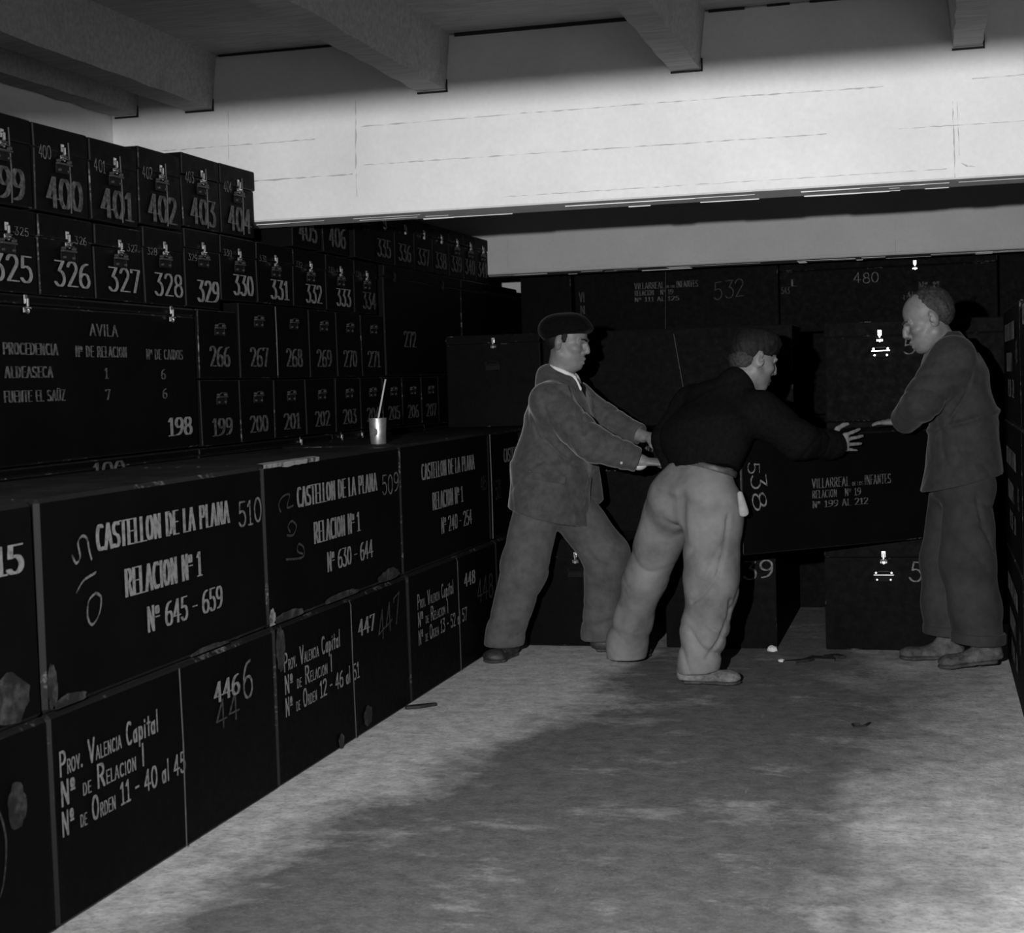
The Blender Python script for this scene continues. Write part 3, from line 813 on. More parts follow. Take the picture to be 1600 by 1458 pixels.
chip((-.655, 6.87, 0), (.022, .010, .008), 'small white fragment left of the crumpled strap', rz=-.5)
ribbon('bent_wire', [(-.235, 5.68, .001), (-.25, 5.63, .001), (-.285, 5.61, .001), (-.295, 5.65, .001), (-.27, 5.66, .001)], [.006, .010, .010, .008, .005], 'strap', 'small hook of dark wire lying on the open floor', 'wire', .006)
ribbon('wood_splinter', [(-2.0, 5.72, .001), (-1.955, 5.75, .001), (-1.90, 5.80, .001)], [.02, .035, .012], 'strap', 'dark splinter on the floor beside the box numbered 447', 'splinter', .012)
# ------------------------------------------------------------------ figures: smooth implicit surfaces meshed with surface nets
def V(*a): return np.array(a, dtype=np.float64)
def unit(v): v = np.asarray(v, float); return v / np.linalg.norm(v)

ang = math.radians(41)
Ld = Vector((math.cos(ang), math.sin(ang), 0)); Nd = Vector((-math.sin(ang), math.cos(ang), 0))
p0 = Vector((-.772, 6.487, 0)) + Ld * .635 + Nd * .25
BOX_C = V(p0.x, p0.y, .512 + .242); BOX_L = (math.cos(ang), math.sin(ang))

class Field:
    def __init__(self, lo, hi, h):
        self.h = h; self.lo = np.array(lo, float)
        self.n = np.ceil((np.array(hi, float) - self.lo) / h).astype(int) + 1
        self.F = np.full(self.n, 1.0, np.float32)
    def box(self, lo, hi):
        i0 = np.clip(np.floor((np.array(lo) - self.lo) / self.h).astype(int), 0, self.n)
        i1 = np.clip(np.ceil((np.array(hi) - self.lo) / self.h).astype(int) + 1, 0, self.n)
        sl = tuple(slice(a, b) for a, b in zip(i0, i1))
        g = [(self.lo[k] + self.h * np.arange(i0[k], i1[k])).astype(np.float32) for k in range(3)]
        P = (g[0][:, None, None], g[1][None, :, None], g[2][None, None, :])
        return sl, P
    def put(self, sl, d, k, mode='add'):
        A = self.F[sl]
        if A.size == 0: return
        if mode == 'add':
            if k > 0:
                e = np.maximum(k - np.abs(A - d), 0) / k
                self.F[sl] = np.minimum(A, d) - e * e * k * .25
            else: self.F[sl] = np.minimum(A, d)
        else:
            e = np.maximum(k - np.abs(A + d), 0) / max(k, 1e-6)
            self.F[sl] = np.maximum(A, -d) + e * e * k * .25
    def cap(self, a, b, ra, rb, k=.02, mode='add'):
        a = np.array(a, float); b = np.array(b, float); m = max(ra, rb) + k + 3 * self.h
        sl, (x, y, z) = self.box(np.minimum(a, b) - m, np.maximum(a, b) + m)
        ab = b - a; L = float(ab @ ab) + 1e-12
        t = np.clip(((x - a[0]) * ab[0] + (y - a[1]) * ab[1] + (z - a[2]) * ab[2]) / L, 0, 1)
        d = np.sqrt((x - a[0] - t * ab[0]) ** 2 + (y - a[1] - t * ab[1]) ** 2 + (z - a[2] - t * ab[2]) ** 2) - (ra + (rb - ra) * t)
        self.put(sl, d.astype(np.float32), k, mode)
    def chain(self, pts, rs, k=.02, mode='add'):
        for p, q, r, s in zip(pts, pts[1:], rs, rs[1:]): self.cap(p, q, r, s, k, mode)
    def ecap(self, a, b, side, wa, wb, k=.03, mode='add', end=None):
        """capsule of elliptical section: wa, wb = (half width along side, half depth)"""
        a = np.array(a, float); b = np.array(b, float); ax = unit(b - a); side = unit(np.array(side, float) - ax * (np.array(side, float) @ ax)); fr = np.cross(ax, side)
        L = float(np.linalg.norm(b - a)); m = max(*wa, *wb) + k + 3 * self.h
        sl, (x, y, z) = self.box(np.minimum(a, b) - m, np.maximum(a, b) + m)
        dx, dy, dz = x - a[0], y - a[1], z - a[2]
        q = dx * ax[0] + dy * ax[1] + dz * ax[2]
        t = np.clip(q / L, 0, 1); e = q - t * L
        w = wa[0] + (wb[0] - wa[0]) * t; dd = wa[1] + (wb[1] - wa[1]) * t
        s = (dx * side[0] + dy * side[1] + dz * side[2]) / w; f = (dx * fr[0] + dy * fr[1] + dz * fr[2]) / dd
        en = end if end else min(wa[1], wb[1], wa[0], wb[0])
        r = np.sqrt(s * s + f * f + (e / en) ** 2) + 1e-9
        self.put(sl, ((r - 1) * np.minimum(w, dd)).astype(np.float32), k, mode)
    def ell(self, c, rad, axes=None, k=.02, mode='add'):
        c = np.array(c, float); ax = np.eye(3) if axes is None else np.array([unit(v) for v in axes]); m = max(rad) + k + 3 * self.h
        sl, (x, y, z) = self.box(c - m, c + m)
        dx, dy, dz = x - c[0], y - c[1], z - c[2]
        s = 0
        for i in range(3): s = s + ((dx * ax[i][0] + dy * ax[i][1] + dz * ax[i][2]) / rad[i]) ** 2
        self.put(sl, ((np.sqrt(s) - 1) * min(rad)).astype(np.float32), k, mode)
    def keep(self, p, n):
        """cut away everything on the side n points to"""
        sl, (x, y, z) = self.box(self.lo, self.lo + self.n * self.h)
        n = unit(n)
        self.F = np.maximum(self.F, ((x - p[0]) * n[0] + (y - p[1]) * n[1] + (z - p[2]) * n[2]).astype(np.float32))
    def press(self):
        """flatten whatever leans on the moved box against its sides"""
        c = BOX_C; h = V(.635, .25, .242) + .0045
        sl, (x, y, z) = self.box(c - .75, c + .75)
        dx, dy, dz = x - c[0], y - c[1], z - c[2]
        u = np.abs(dx * BOX_L[0] + dy * BOX_L[1]) - h[0]; v = np.abs(-dx * BOX_L[1] + dy * BOX_L[0]) - h[1]; w = np.abs(dz) - h[2]
        self.F[sl] = np.maximum(self.F[sl], -np.maximum(np.maximum(u, v), w + 0 * u)).astype(np.float32)
    def wrinkle(self, amp, seed, freq=(9, 9, 22), n=7, c=None, r=None, ridge=True):
        """cloth creases: warped ridged waves, optionally only round c"""
        rg = np.random.RandomState(seed)
        if c is None: sl, (x, y, z) = self.box(self.lo, self.lo + self.n * self.h)
        else: sl, (x, y, z) = self.box(np.array(c) - r, np.array(c) + r)
        s = 0
        for i in range(n):
            w = rg.uniform(-1, 1, 3) * np.array(freq) * rg.uniform(.7, 2.2)
            ph = rg.uniform(0, 6.28); v = rg.uniform(-8, 8, 3)
            q = x * w[0] + y * w[1] + z * w[2] + ph + .9 * np.sin(x * v[0] + y * v[1] + z * v[2] + ph * 2)
            s = s + ((1 - np.abs(np.sin(q * .5))) ** 3 * (1 if i % 3 else -1) if ridge else np.sin(q))
        s = (s - s.mean()) * amp * 1.6 / math.sqrt(n)
        if c is not None:
            s = s * np.clip(1.3 - 1.3 * ((x - c[0]) ** 2 + (y - c[1]) ** 2 + (z - c[2]) ** 2) / r ** 2, 0, 1)
        self.F[sl] += s.astype(np.float32)
    def folds(self, c, d, amp, wl, r, bend=0.0):
        """parallel creases across direction d around a joint"""
        d = unit(d); sl, (x, y, z) = self.box(np.array(c) - r, np.array(c) + r)
        q = (x - c[0]) * d[0] + (y - c[1]) * d[1] + (z - c[2]) * d[2]
        rr = ((x - c[0]) ** 2 + (y - c[1]) ** 2 + (z - c[2]) ** 2) / r ** 2
        w = q / wl * 4.4 + 1.9 * np.sin(x * 17 - z * 9 + wl * 90) + 1.4 * np.sin(y * 21 + z * 12 + amp * 900) + bend * rr * 4
        s = .75 * amp * ((1 - np.abs(np.sin(w * .5))) ** 2.2 * 2 - .5)
        self.F[sl] += (s * np.clip(1.2 - 1.2 * rr, 0, 1)).astype(np.float32)
    def surf(self, x, z):
        """first solid point met going away from the aisle (+y) at (x, z)"""
        i = int(round((x - self.lo[0]) / self.h)); k = int(round((z - self.lo[2]) / self.h))
        col = self.F[i, :, k]; j = np.argmax(col < 0)
        return V(x, self.lo[1] + self.h * j, z)
    def mesh(self, name, mat, parent, smooth=2):
        self.press()
        F = self.F; n = self.n
        F[0], F[-1], F[:, 0], F[:, -1], F[:, :, 0], F[:, :, -1] = (1,) * 6
        I = F < 0
        s = np.zeros(n - 1, np.int8)
        offs = [(a, b, c) for a in (0, 1) for b in (0, 1) for c in (0, 1)]
        def shift(A, o): return A[o[0]:n[0] - 1 + o[0], o[1]:n[1] - 1 + o[1], o[2]:n[2] - 1 + o[2]]
        for o in offs: s += shift(I, o)
        act = np.argwhere((s > 0) & (s < 8))
        idx = np.full(n - 1, -1, np.int32); idx[tuple(act.T)] = np.arange(len(act))
        vals = {o: F[act[:, 0] + o[0], act[:, 1] + o[1], act[:, 2] + o[2]].astype(np.float64) for o in offs}
        acc = np.zeros((len(act), 3)); cnt = np.zeros(len(act))
        for o in offs:
            for k in range(3):
                if o[k]: continue
                p = list(o); p[k] = 1; p = tuple(p)
                a, b = vals[o], vals[p]; m = (a < 0) != (b < 0)
                t = np.where(m, a / np.where(np.abs(a - b) < 1e-12, 1, a - b), 0)
                e = np.array(o, float)[None, :] + np.zeros((len(act), 1)); e[:, k] += t
                acc[m] += e[m]; cnt[m] += 1
        co = self.lo + self.h * (act + acc / cnt[:, None])
        quads = []
        for k in range(3):
            u, v = (k + 1) % 3, (k + 2) % 3
            A = [slice(None)] * 3; B = [slice(None)] * 3
            A[k] = slice(0, -1); B[k] = slice(1, None)
            ch = np.argwhere(I[tuple(A)] != I[tuple(B)])
            ch = ch[(ch[:, u] > 0) & (ch[:, v] > 0) & (ch[:, u] < n[u] - 1) & (ch[:, v] < n[v] - 1)]
            fl = I[tuple(ch.T)]
            def c(du, dv):
                q = ch.copy(); q[:, u] -= du; q[:, v] -= dv
                return idx[tuple(q.T)]
            q = np.stack([c(1, 1), c(0, 1), c(0, 0), c(1, 0)], 1)
            q[~fl] = q[~fl][:, ::-1]
            quads.append(q)
        Q = np.concatenate(quads); Q = Q[(Q >= 0).all(1)]
        # keep the largest connected piece's neighbours together: light tangential smoothing
        for _ in range(smooth):
            S = np.zeros_like(co); C = np.zeros(len(co))
            for a, b in ((0, 1), (1, 2), (2, 3), (3, 0)):
                np.add.at(S, Q[:, a], co[Q[:, b]]); np.add.at(C, Q[:, a], 1)
            co = co * .5 + .5 * S / np.maximum(C, 1)[:, None]
        off = parent_loc(parent)
        me = bpy.data.meshes.new(name)
        me.from_pydata((co - off).tolist(), [], Q.tolist())
        me.polygons.foreach_set('use_smooth', [True] * len(Q)); me.update()
        return link(name, me, [mat], parent)

def parent_loc(p):
    q = V(0, 0, 0)
    while p is not None: q = q + V(*p.location); p = p.parent
    return q

def head(S, c, f, u, s_=1.0, k=.012, mouth_open=0.0):
    f = unit(f); u = unit(np.array(u) - f * (np.array(u) @ f)); s = np.cross(u, f)
    P = lambda a, b, d: c + (f * a + s * b + u * d) * s_
    AX = (f, s, u)
    S.ell(P(-.008, 0, .038), (.096 * s_, .076 * s_, .082 * s_), AX, k)
    S.ell(P(.028, 0, -.045), (.060 * s_, .060 * s_, .074 * s_), AX, .03)
    S.ell(P(.068, 0, -.098), (.024 * s_, .024 * s_, .020 * s_), AX, .025)
    for e in (-1, 1):
        S.cap(P(.0, e * .054, -.058), P(.055, e * .022, -.095), .020 * s_, .015 * s_, .03)
        S.ell(P(.058, e * .038, -.022), (.026 * s_, .024 * s_, .020 * s_), AX, .018)   # cheekbone
        S.ell(P(.089, e * .031, .004), (.019 * s_, .020 * s_, .0135 * s_), AX, .008, 'sub')  # socket
        S.ell(P(.070, e * .031, .002), (.0120 * s_, .0125 * s_, .0115 * s_), AX, .003)     # eyeball
        S.cap(P(.080, e * .016, .012), P(.074, e * .046, .010), .0042 * s_, .0038 * s_, .004)  # upper lid
        S.cap(P(.092, e * .012, .020), P(.079, e * .047, .021), .0085 * s_, .006 * s_, .010)   # brow
        S.ell(P(.088, e * .014, -.034), (.010 * s_, .008 * s_, .007 * s_), AX, .006)         # nostril wing
        S.ell(P(-.012, e * .077, -.006), (.022 * s_, .010 * s_, .037 * s_), (f + u * .2, s + f * (-.5 * e), u - f * .2), .005)   # ear
        S.ell(P(-.004, e * .087, -.004), (.010 * s_, .007 * s_, .017 * s_), AX, .004, 'sub')
        S.cap(P(.085, e * .022, -.036), P(.072, e * .030, -.068), .0025, .0022, .006, 'sub')   # cheek fold
    S.ell(P(.063, 0, -.060), (.024 * s_, .030 * s_, .024 * s_), AX, .02)
    S.chain([P(.088, 0, .014), P(.101, 0, -.010), P(.1085, 0, -.028)], [.0075 * s_, .0095 * s_, .0108 * s_], .012)
    S.cap(P(.092, -.011, -.038), P(.092, .011, -.038), .006, .006, .010)
    S.chain([P(.083, -.022, -.066), P(.096, 0, -.062), P(.083, .022, -.066)], [.005, .008, .005], .006)
    S.chain([P(.081, -.020, -.077), P(.094, 0, -.079), P(.081, .020, -.077)], [.005, .008, .005], .006)
    S.chain([P(.086, -.026, -.072), P(.102, 0, -.0705), P(.086, .026, -.072)], [.0028 + mouth_open, .0030 + mouth_open, .0028 + mouth_open], .003, 'sub')
    return P, AX

def eyebrows(c, P, parent, mat):
    S = Field(c - .16, c + .16, .0035)
    for e in (-1, 1): S.chain([P(.098, e * .012, .020), P(.093, e * .030, .025), P(.080, e * .049, .021)], [.0045, .0048, .003], .003)
    S.wrinkle(.0015, 3, (200, 200, 200), 5)
    S.mesh('eyebrows', mat, parent, 1)

def hand(S, w, d, n, l, curl=(.25, .35, .3), spread=.0, sc=1.0, thumb=.5):
    d = unit(d); n = unit(np.array(n) - d * (np.array(n) @ d)); l = unit(np.array(l) - d * (np.array(l) @ d) - n * (np.array(l) @ n))
    S.ecap(w - d * .015, w + d * .082 * sc, l, (.026 * sc, .018 * sc), (.040 * sc, .0135 * sc), .010, end=.012)
    for i, (lx, ln) in enumerate(((.030, .94), (.010, 1.05), (-.010, .98), (-.029, .78))):
        p = w + d * (.082 - .004 * abs(i - 1)) * sc + l * lx * sc - n * .001; a = 0.0
        dd0 = unit(d + l * spread * (1.5 - i))
        r = .0092 * sc if i < 3 else .0080 * sc
        for q, seg in enumerate((.044, .027, .021)):
            a += curl[q] * (1 + .12 * i)
            dd = dd0 * math.cos(a) + n * math.sin(a)
            p2 = p + dd * seg * ln * sc
            S.cap(p, p2, r, r * .92, .0035 if q else .006); p = p2; r *= .93
    p = w + d * .022 * sc + l * .026 * sc + n * .006
    p1 = p + unit(d * .55 + l * .75 + n * thumb) * .042 * sc; p2 = p1 + unit(d * .85 + l * .35 + n * thumb) * .032 * sc; p3 = p2 + unit(d * .95 + l * .1 + n * thumb * .8) * .024 * sc
    S.chain([p, p1, p2, p3], [.0135 * sc, .0115 * sc, .0100 * sc, .0085 * sc], .006)

def shoe(name, label, heel, toe, parent, mat, w=.046, up_=.075, sole=.022, pitch=0.0, laces=True):
    """low work shoe from heel point to toe point (both on the ground, or heel raised)"""
    heel = np.array(heel, float); toe = np.array(toe, float); d = unit(toe - heel); L = float(np.linalg.norm(toe - heel))
    side = unit(np.cross(d, V(0, 0, 1))); u = np.cross(side, d)
    lo = np.minimum(heel, toe) - .12; hi = np.maximum(heel, toe) + V(.12, .12, .2)
    S = Field(lo, hi, .004)
    P = lambda a, b, c: heel + d * a * L + side * b + u * c
    S.ecap(P(.14, 0, .040), P(.45, 0, .034), side, (w * .72, .036), (w * .78, .034), .03)
    S.ecap(P(.45, 0, .034), P(.82, 0, .028), side, (w * .80, .032), (w * 1.0, .026), .03)
    S.ell(P(.84, 0, .028), (L * .16, w * 1.0, .027), (d, side, u), .02)
    S.ecap(P(.20, 0, .05), P(.27, 0, up_ + .02), side, (w * .70, .045), (w * .72, .046), .03)
    S.chain([P(.42, -.02, .066), P(.52, .02, .060)], [.004, .004], .004); S.chain([P(.42, .02, .066), P(.52, -.02, .060)], [.004, .004], .004)
    S.chain([P(.66, -w * .95, .036), P(.70, 0, .060), P(.66, w * .95, .036)], [.003, .003, .003], .003, 'sub')
    S.wrinkle(.0018, 5, (30, 30, 60), 5)
    S.keep(P(0, 0, sole - .004), -u)
    o = S.mesh(name, mat, parent, 1)
    if label: o['label'] = label
    S = Field(lo, hi, .004)
    S.ecap(P(.14, 0, sole * .5), P(.42, 0, sole * .5), side, (w * .80, sole * .5), (w * .74, sole * .5), .01)
    S.ecap(P(.42, 0, sole * .5), P(.80, 0, sole * .5), side, (w * .76, sole * .5), (w * 1.06, sole * .5), .01)
    S.ell(P(.85, 0, sole * .5), (L * .16, w * 1.05, sole * .5), (d, side, u), .01)
    S.cap(P(.42, -w, 0), P(.42, w, 0), .008, .008, .006, 'sub')
    S.mesh('sole', MAT['sole'], o, 1)
    return o

def patch(name, S, quad, mat, parent, nu=14, nv=8, off=.006, thick=.004):
    """a sewn-on piece: quad corners given as (x, z) on the aisle side of a garment"""
    q = [V(*c) for c in quad]; bm = bmesh.new(); grid = []
    pl = parent_loc(parent)
    for i in range(nu + 1):
        row = []
        for j in range(nv + 1):
            a, b = i / nu, j / nv
            p = (q[0] * (1 - a) + q[1] * a) * (1 - b) + (q[3] * (1 - a) + q[2] * a) * b
            s = S.surf(p[0], p[1]); row.append(s - V(0, off, 0) - pl)
        grid.append(row)
    g = np.array(grid)
    g[:, :, 1] = np.minimum(g[:, :, 1], np.median(g[:, :, 1]) + .03)
    fr = [[bm.verts.new(g[i, j] - V(0, thick, 0)) for j in range(nv + 1)] for i in range(nu + 1)]
    bk = [[bm.verts.new(g[i, j] + V(0, off + .002, 0)) for j in range(nv + 1)] for i in range(nu + 1)]
    for i in range(nu):
        for j in range(nv):
            bm.faces.new((fr[i][j], fr[i + 1][j], fr[i + 1][j + 1], fr[i][j + 1]))
    ring = [(i, 0) for i in range(nu)] + [(nu, j) for j in range(nv)] + [(i, nv) for i in range(nu, 0, -1)] + [(0, j) for j in range(nv, 0, -1)]
    for (a, b), (c, d) in zip(ring, ring[1:] + ring[:1]):
        bm.faces.new((fr[a][b], bk[a][b], bk[c][d], fr[c][d]))
    return bm_obj(name, bm, [mat], parent, True)

mk_simple('skin', 'skin', .17, .5, 0, .35, 30, .18, .1)
mk_simple('worn_corduroy', 'cord', .062, .95, 0, .1, 26, .28, .35, .25)
mk_simple('dusty_grey_trousers', 'trouser', .082, .95, 0, .1, 14, .3, .3, .1)
mk_simple('dust_pale_work_trousers', 'work', .165, .95, 0, .1, 5, .42, .35, .0)
mk_simple('black_wool', 'wool', .006, .95, 0, .05, 60, .3, .3, .0)
mk_simple('dark_felt', 'felt', .004, .95, 0, .05, 60, .3, .3, .05)
mk_simple('dark_work_coat', 'coat', .034, .95, 0, .1, 24, .22, .3, .1)
mk_simple('dark_work_trousers', 'dtrouser', .034, .95, 0, .1, 12, .25, .3, .05)
mk_simple('white_shirt', 'shirt', .62, .85, 0, .1, 30, .1)
mk_simple('pocket_lining_cotton', 'lining', .30, .85, 0, .1, 30, .2)
mk_simple('dust_white_leather', 'dustshoe', .15, .9, 0, .1, 26, .6, .4)
mk_simple('dark_hair', 'hair', .007, .6, 0, .3, 90, .6, .6)
mk_simple('greying_hair', 'ghair', .035, .6, 0, .3, 90, .7, .6)
mk_simple('dusty_leather', 'shoe', .07, .8, 0, .3, 30, .6, .3)
mk_simple('dark_leather', 'dshoe', .03, .55, 0, .4, 30, .6, .3)
mk_simple('shoe_sole', 'sole', .05, .8, 0, .2, 30, .5)
mk_simple('horn_button', 'button', .3, .4, 0, .5, 30, .1)
mk_simple('leather_belt', 'belt', .05, .5, 0, .4, 30, .4)

def button(name, S, x, z, mat, parent, r=.007):
    p = S.surf(x, z) - parent_loc(parent); bm = bmesh.new()
    add_tube(bm, [p + V(0, .002, 0), p - V(0, .004, 0), p - V(0, .005, 0)], r, 12, r * .8)
    return bm_obj(name, bm, [MAT[mat]], parent)

# ================= the man on the left: beret, corduroy jacket
def man_left():
    R = thing('person', 'man in a dark beret and worn corduroy jacket pushing with both arms, left', 'person', (-1.70, 6.93, 0))
    lo, hi = V(-2.05, 6.62, 0.0), V(-1.0, 7.24, 1.62)
    B = Field(lo, hi, .0055)
    hc = V(-1.592, 6.93, 1.432); f = unit(V(.965, -.14, -.20)); u = V(.18, .0, 1)
    neck = V(-1.628, 6.925, 1.25)
    P, AX = head(B, hc, f, u, 1.0)
    B.cap(hc + V(-.022, 0, -.05), neck + V(-.01, 0, -.03), .054, .066, .03)
    shR, elR, wrR = V(-1.645, 6.775, 1.165), V(-1.440, 6.725, .975), V(-1.235, 6.775, .895)
    shL, elL, wrL = V(-1.590, 7.065, 1.165), V(-1.425, 7.075, 1.055), V(-1.270, 7.01, .995)
    B.ecap(V(-1.66, 6.92, .76), V(-1.645, 6.92, 1.12), V(0, 1, 0), (.14, .10), (.16, .11), .04)
    for a, b, c in ((shR, elR, wrR), (shL, elL, wrL)):
        B.cap(V(-1.63, 6.92, 1.16), a, .07, .055, .04); B.chain([a, b, c], [.05, .042, .030], .02)
    hand(B, wrR + V(.012, .006, -.002), (.95, .16, -.06), (.15, .3, -.95), (.1, .95, .1), (.55, .8, .6))
    hand(B, wrL + V(.012, -.004, .0), (.97, -.15, .02), (-.0, .3, -.95), (.0, -.95, -.2), (.35, .5, .4))
    legs = ((V(-1.728, 6.865, .72), V(-1.800, 6.84, .41), V(-1.905, 6.83, .09)), (V(-1.640, 6.985, .72), V(-1.450, 6.995, .455), V(-1.498, 7.02, .10)))
    for h_, k_, a_ in legs: B.chain([h_, k_, a_], [.070, .052, .038], .03)
    B.mesh('body', MAT['skin'], R)
    # trousers
    T = Field(V(-2.06, 6.66, .02), V(-1.26, 7.2, .95), .007)
    T.ecap(V(-1.67, 6.925, .88), V(-1.685, 6.925, .72), V(0, 1, 0), (.145, .115), (.165, .135), .03)
    for (h_, k_, a_), rr in zip(legs, ((.112, .103, .082), (.112, .098, .080))):
        T.chain([h_, k_, a_, a_ + V(-.006, 0, -.08)], rr + (rr[2],), .05)
    T.folds(legs[0][1], (.3, 0, 1), .006, .07, .17); T.folds(legs[0][2] + V(0.02, 0, .06), (-.2, 0, 1), .006, .05, .13)
    T.folds(legs[1][1] + V(-.03, 0, 0), (.6, 0, .8), .006, .06, .16); T.folds(legs[1][2] + V(0, 0, .05), (.1, 0, 1), .007, .05, .13)
    T.wrinkle(.007, 3, (12, 12, 12), 9)
    for h_, k_, a_ in legs:   # squared hems
        pass
    T.keep(V(0, 0, .062), (.0, 0, -1))
    T.mesh('trousers', MAT['trouser'], R)
    # jacket
    J = Field(V(-2.0, 6.60, .56), V(-1.14, 7.26, 1.34), .0055)
    J.ecap(V(-1.625, 6.92, 1.235), V(-1.635, 6.92, 1.10), V(0, 1, 0), (.10, .075), (.178, .145), .05)
    J.ecap(V(-1.635, 6.92, 1.10), V(-1.690, 6.92, .88), V(0, 1, 0), (.178, .145), (.185, .165), .05)
    J.ecap(V(-1.690, 6.92, .88), V(-1.708, 6.915, .56), V(0, 1, 0), (.185, .165), (.208, .182), .05, end=.03)
    J.ecap(V(-1.60, 6.86, .80), V(-1.575, 6.845, .52), V(.75, .65, 0), (.10, .035), (.10, .03), .04, end=.03)
    J.ecap(V(-1.545, 7.0, .92), V(-1.51, 7.02, .70), V(.5, .85, 0), (.06, .02), (.05, .015), .03, end=.02)
    for a, b, c, r in ((shR, elR, wrR, (.088, .076, .056)), (shL, elL, wrL, (.082, .070, .054))):
        J.cap(V(-1.635, 6.92, 1.165), a, .085, .084, .05); J.chain([a, b, c - (c - b) * .06], r, .022)
    J.cap(V(-1.665, 6.92, 1.262), V(-1.60, 6.92, 1.225), .075, .07, .03)
    # collar rising behind the neck
    for a0 in range(-120, 121, 12):
        a1 = a0 + 12
        q = lambda a: V(-1.632 - .072 * math.cos(math.radians(a)), 6.925 + .074 * math.sin(math.radians(a)), 1.272 + .028 * math.cos(math.radians(a)))
        J.cap(q(a0), q(a1), .014, .014, .012)
    J.folds(elR + V(-.02, -.03, .04), elR - shR, .0065, .055, .16, .6); J.folds(shR + V(.03, -.03, -.06), (.8, .1, .6), .005, .07, .14)
    J.folds((elR + wrR) / 2, wrR - elR, .0045, .05, .12, .5); J.folds(elL + V(0, -.03, 0), elL - shL, .006, .05, .13)
    J.folds(V(-1.74, 6.78, .90), (-.5, 0, .85), .006, .09, .2); J.wrinkle(.0065, 11, (15, 11, 17), 8)
    for b, c in ((elR, wrR), (elL, wrL)):
        d = unit(c - b); J.ell(c - d * .028 + d * .11, (.11, .11, .11), None, .004, 'sub')
    # hem: drops towards the front
    J.keep(V(-1.89, 0, .695), (-.26, 0, -1))
    # front opening and the seam where the sleeve meets the side
    for line, r in (([(-1.525, 1.235), (-1.478, 1.12), (-1.462, 1.02)], .006), ([(-1.495, .86), (-1.505, .78), (-1.53, .68)], .007), ([(-1.66, 1.0), (-1.60, .93), (-1.54, .88)], .006), ([(-1.72, 1.08), (-1.70, 1.02), (-1.655, .98)], .004)):
        pts = []
        for (x0, z0), (x1, z1) in zip(line, line[1:]):
            for t in np.linspace(0, 1, 8): pts.append(J.surf(x0 + (x1 - x0) * t, z0 + (z1 - z0) * t))
        pts = [p for p in pts if p[1] < 7.05 and p[1] > 6.62]
        J.chain(pts, [r] * len(pts), .004, 'sub')
    jk = J.mesh('jacket', MAT['cord'], R)
    patch('pocket_flap', J, [(-1.735, .862), (-1.575, .832), (-1.580, .800), (-1.738, .832)], MAT['cord'], jk)
    patch('lapel', J, [(-1.610, 1.25), (-1.552, 1.238), (-1.500, 1.10), (-1.530, 1.10)], MAT['cord'], jk)
    button('button', J, -1.312, .893, 'button', jk)
    # shirt collar: a pale band round the neck, open at the throat
    C = Field(V(-1.76, 6.80, 1.18), V(-1.46, 7.05, 1.36), .0045)
    for a0 in range(-165, 166, 10):
        q = lambda a: V(-1.605 - .063 * math.cos(math.radians(a)), 6.925 + .062 * math.sin(math.radians(a)), 1.283 + .030 * math.cos(math.radians(a)))
        C.ecap(q(a0), q(a0 + 10), V(-.3, 0, 1), (.024, .007), (.024, .007), .006)
    C.ecap(V(-1.562, 6.885, 1.265), V(-1.525, 6.885, 1.215), V(.6, -.2, .6), (.022, .006), (.010, .006), .008)
    C.mesh('shirt_collar', MAT['shirt'], R)
    Kn = Field(V(-1.6, 6.85, 1.1), V(-1.45, 7.0, 1.3), .004)
    Kn.ell(V(-1.535, 6.915, 1.225), (.018, .02, .022), None, .01); Kn.cap(V(-1.53, 6.915, 1.21), V(-1.51, 6.92, 1.12), .014, .02, .02)
    Kn.mesh('necktie', MAT['felt'], R)
    # white shirt cuff at the right wrist
    Cf = Field(V(-1.36, 6.66, .80), V(-1.14, 6.90, 1.02), .004)
    w0 = wrR - unit(wrR - elR) * .026
    Cf.cap(w0, w0 + unit(wrR - elR) * .012, .046, .045, .004)
    Cf.keep(w0 + V(0, 0, -.028), (0, 0, 1))
    Cf.mesh('shirt_cuff', MAT['shirt'], R)
    eyebrows(hc, P, R, MAT['hair'])
    # beret and the hair below it
    H = Field(hc - .2, hc + .2, .005)
    tl = (f + unit(u) * .22, AX[1], AX[2] - f * .22)
    H.ell(P(-.012, 0, .072), (.110, .096, .060), tl, .02)
    H.ell(P(-.066, 0, .042), (.066, .090, .062), AX, .04)
    H.ell(P(.004, 0, .056), (.103, .088, .026), tl, .02)
    H.cap(P(-.02, 0, .118), P(-.022, 0, .132), .003, .002, .004)
    H.wrinkle(.002, 8, (20, 20, 20), 5)
    H.mesh('beret', MAT['felt'], R)
    H = Field(hc - .16, hc + .16, .0045)
    H.ell(P(-.040, 0, .018), (.072, .080, .075), AX, .01)
    for e in (-1, 1): H.ecap(P(.014, e * .070, .045), P(.012, e * .072, -.002), f, (.022, .008), (.010, .006), .012)
    H.wrinkle(.0025, 4, (60, 60, 40), 6)
    H.keep(P(-.03, 0, -.058), -AX[2] + f * .2)
    H.mesh('hair', MAT['hair'], R)
    shoe('shoe', 'dark right shoe turned out to the aisle', (-1.88, 6.935, 0), (-1.935, 6.69, 0), R, MAT['dshoe'], .047)
    shoe('shoe', None, (-1.545, 7.03, .004), (-1.285, 7.05, 0), R, MAT['dshoe'], .047)
    return R

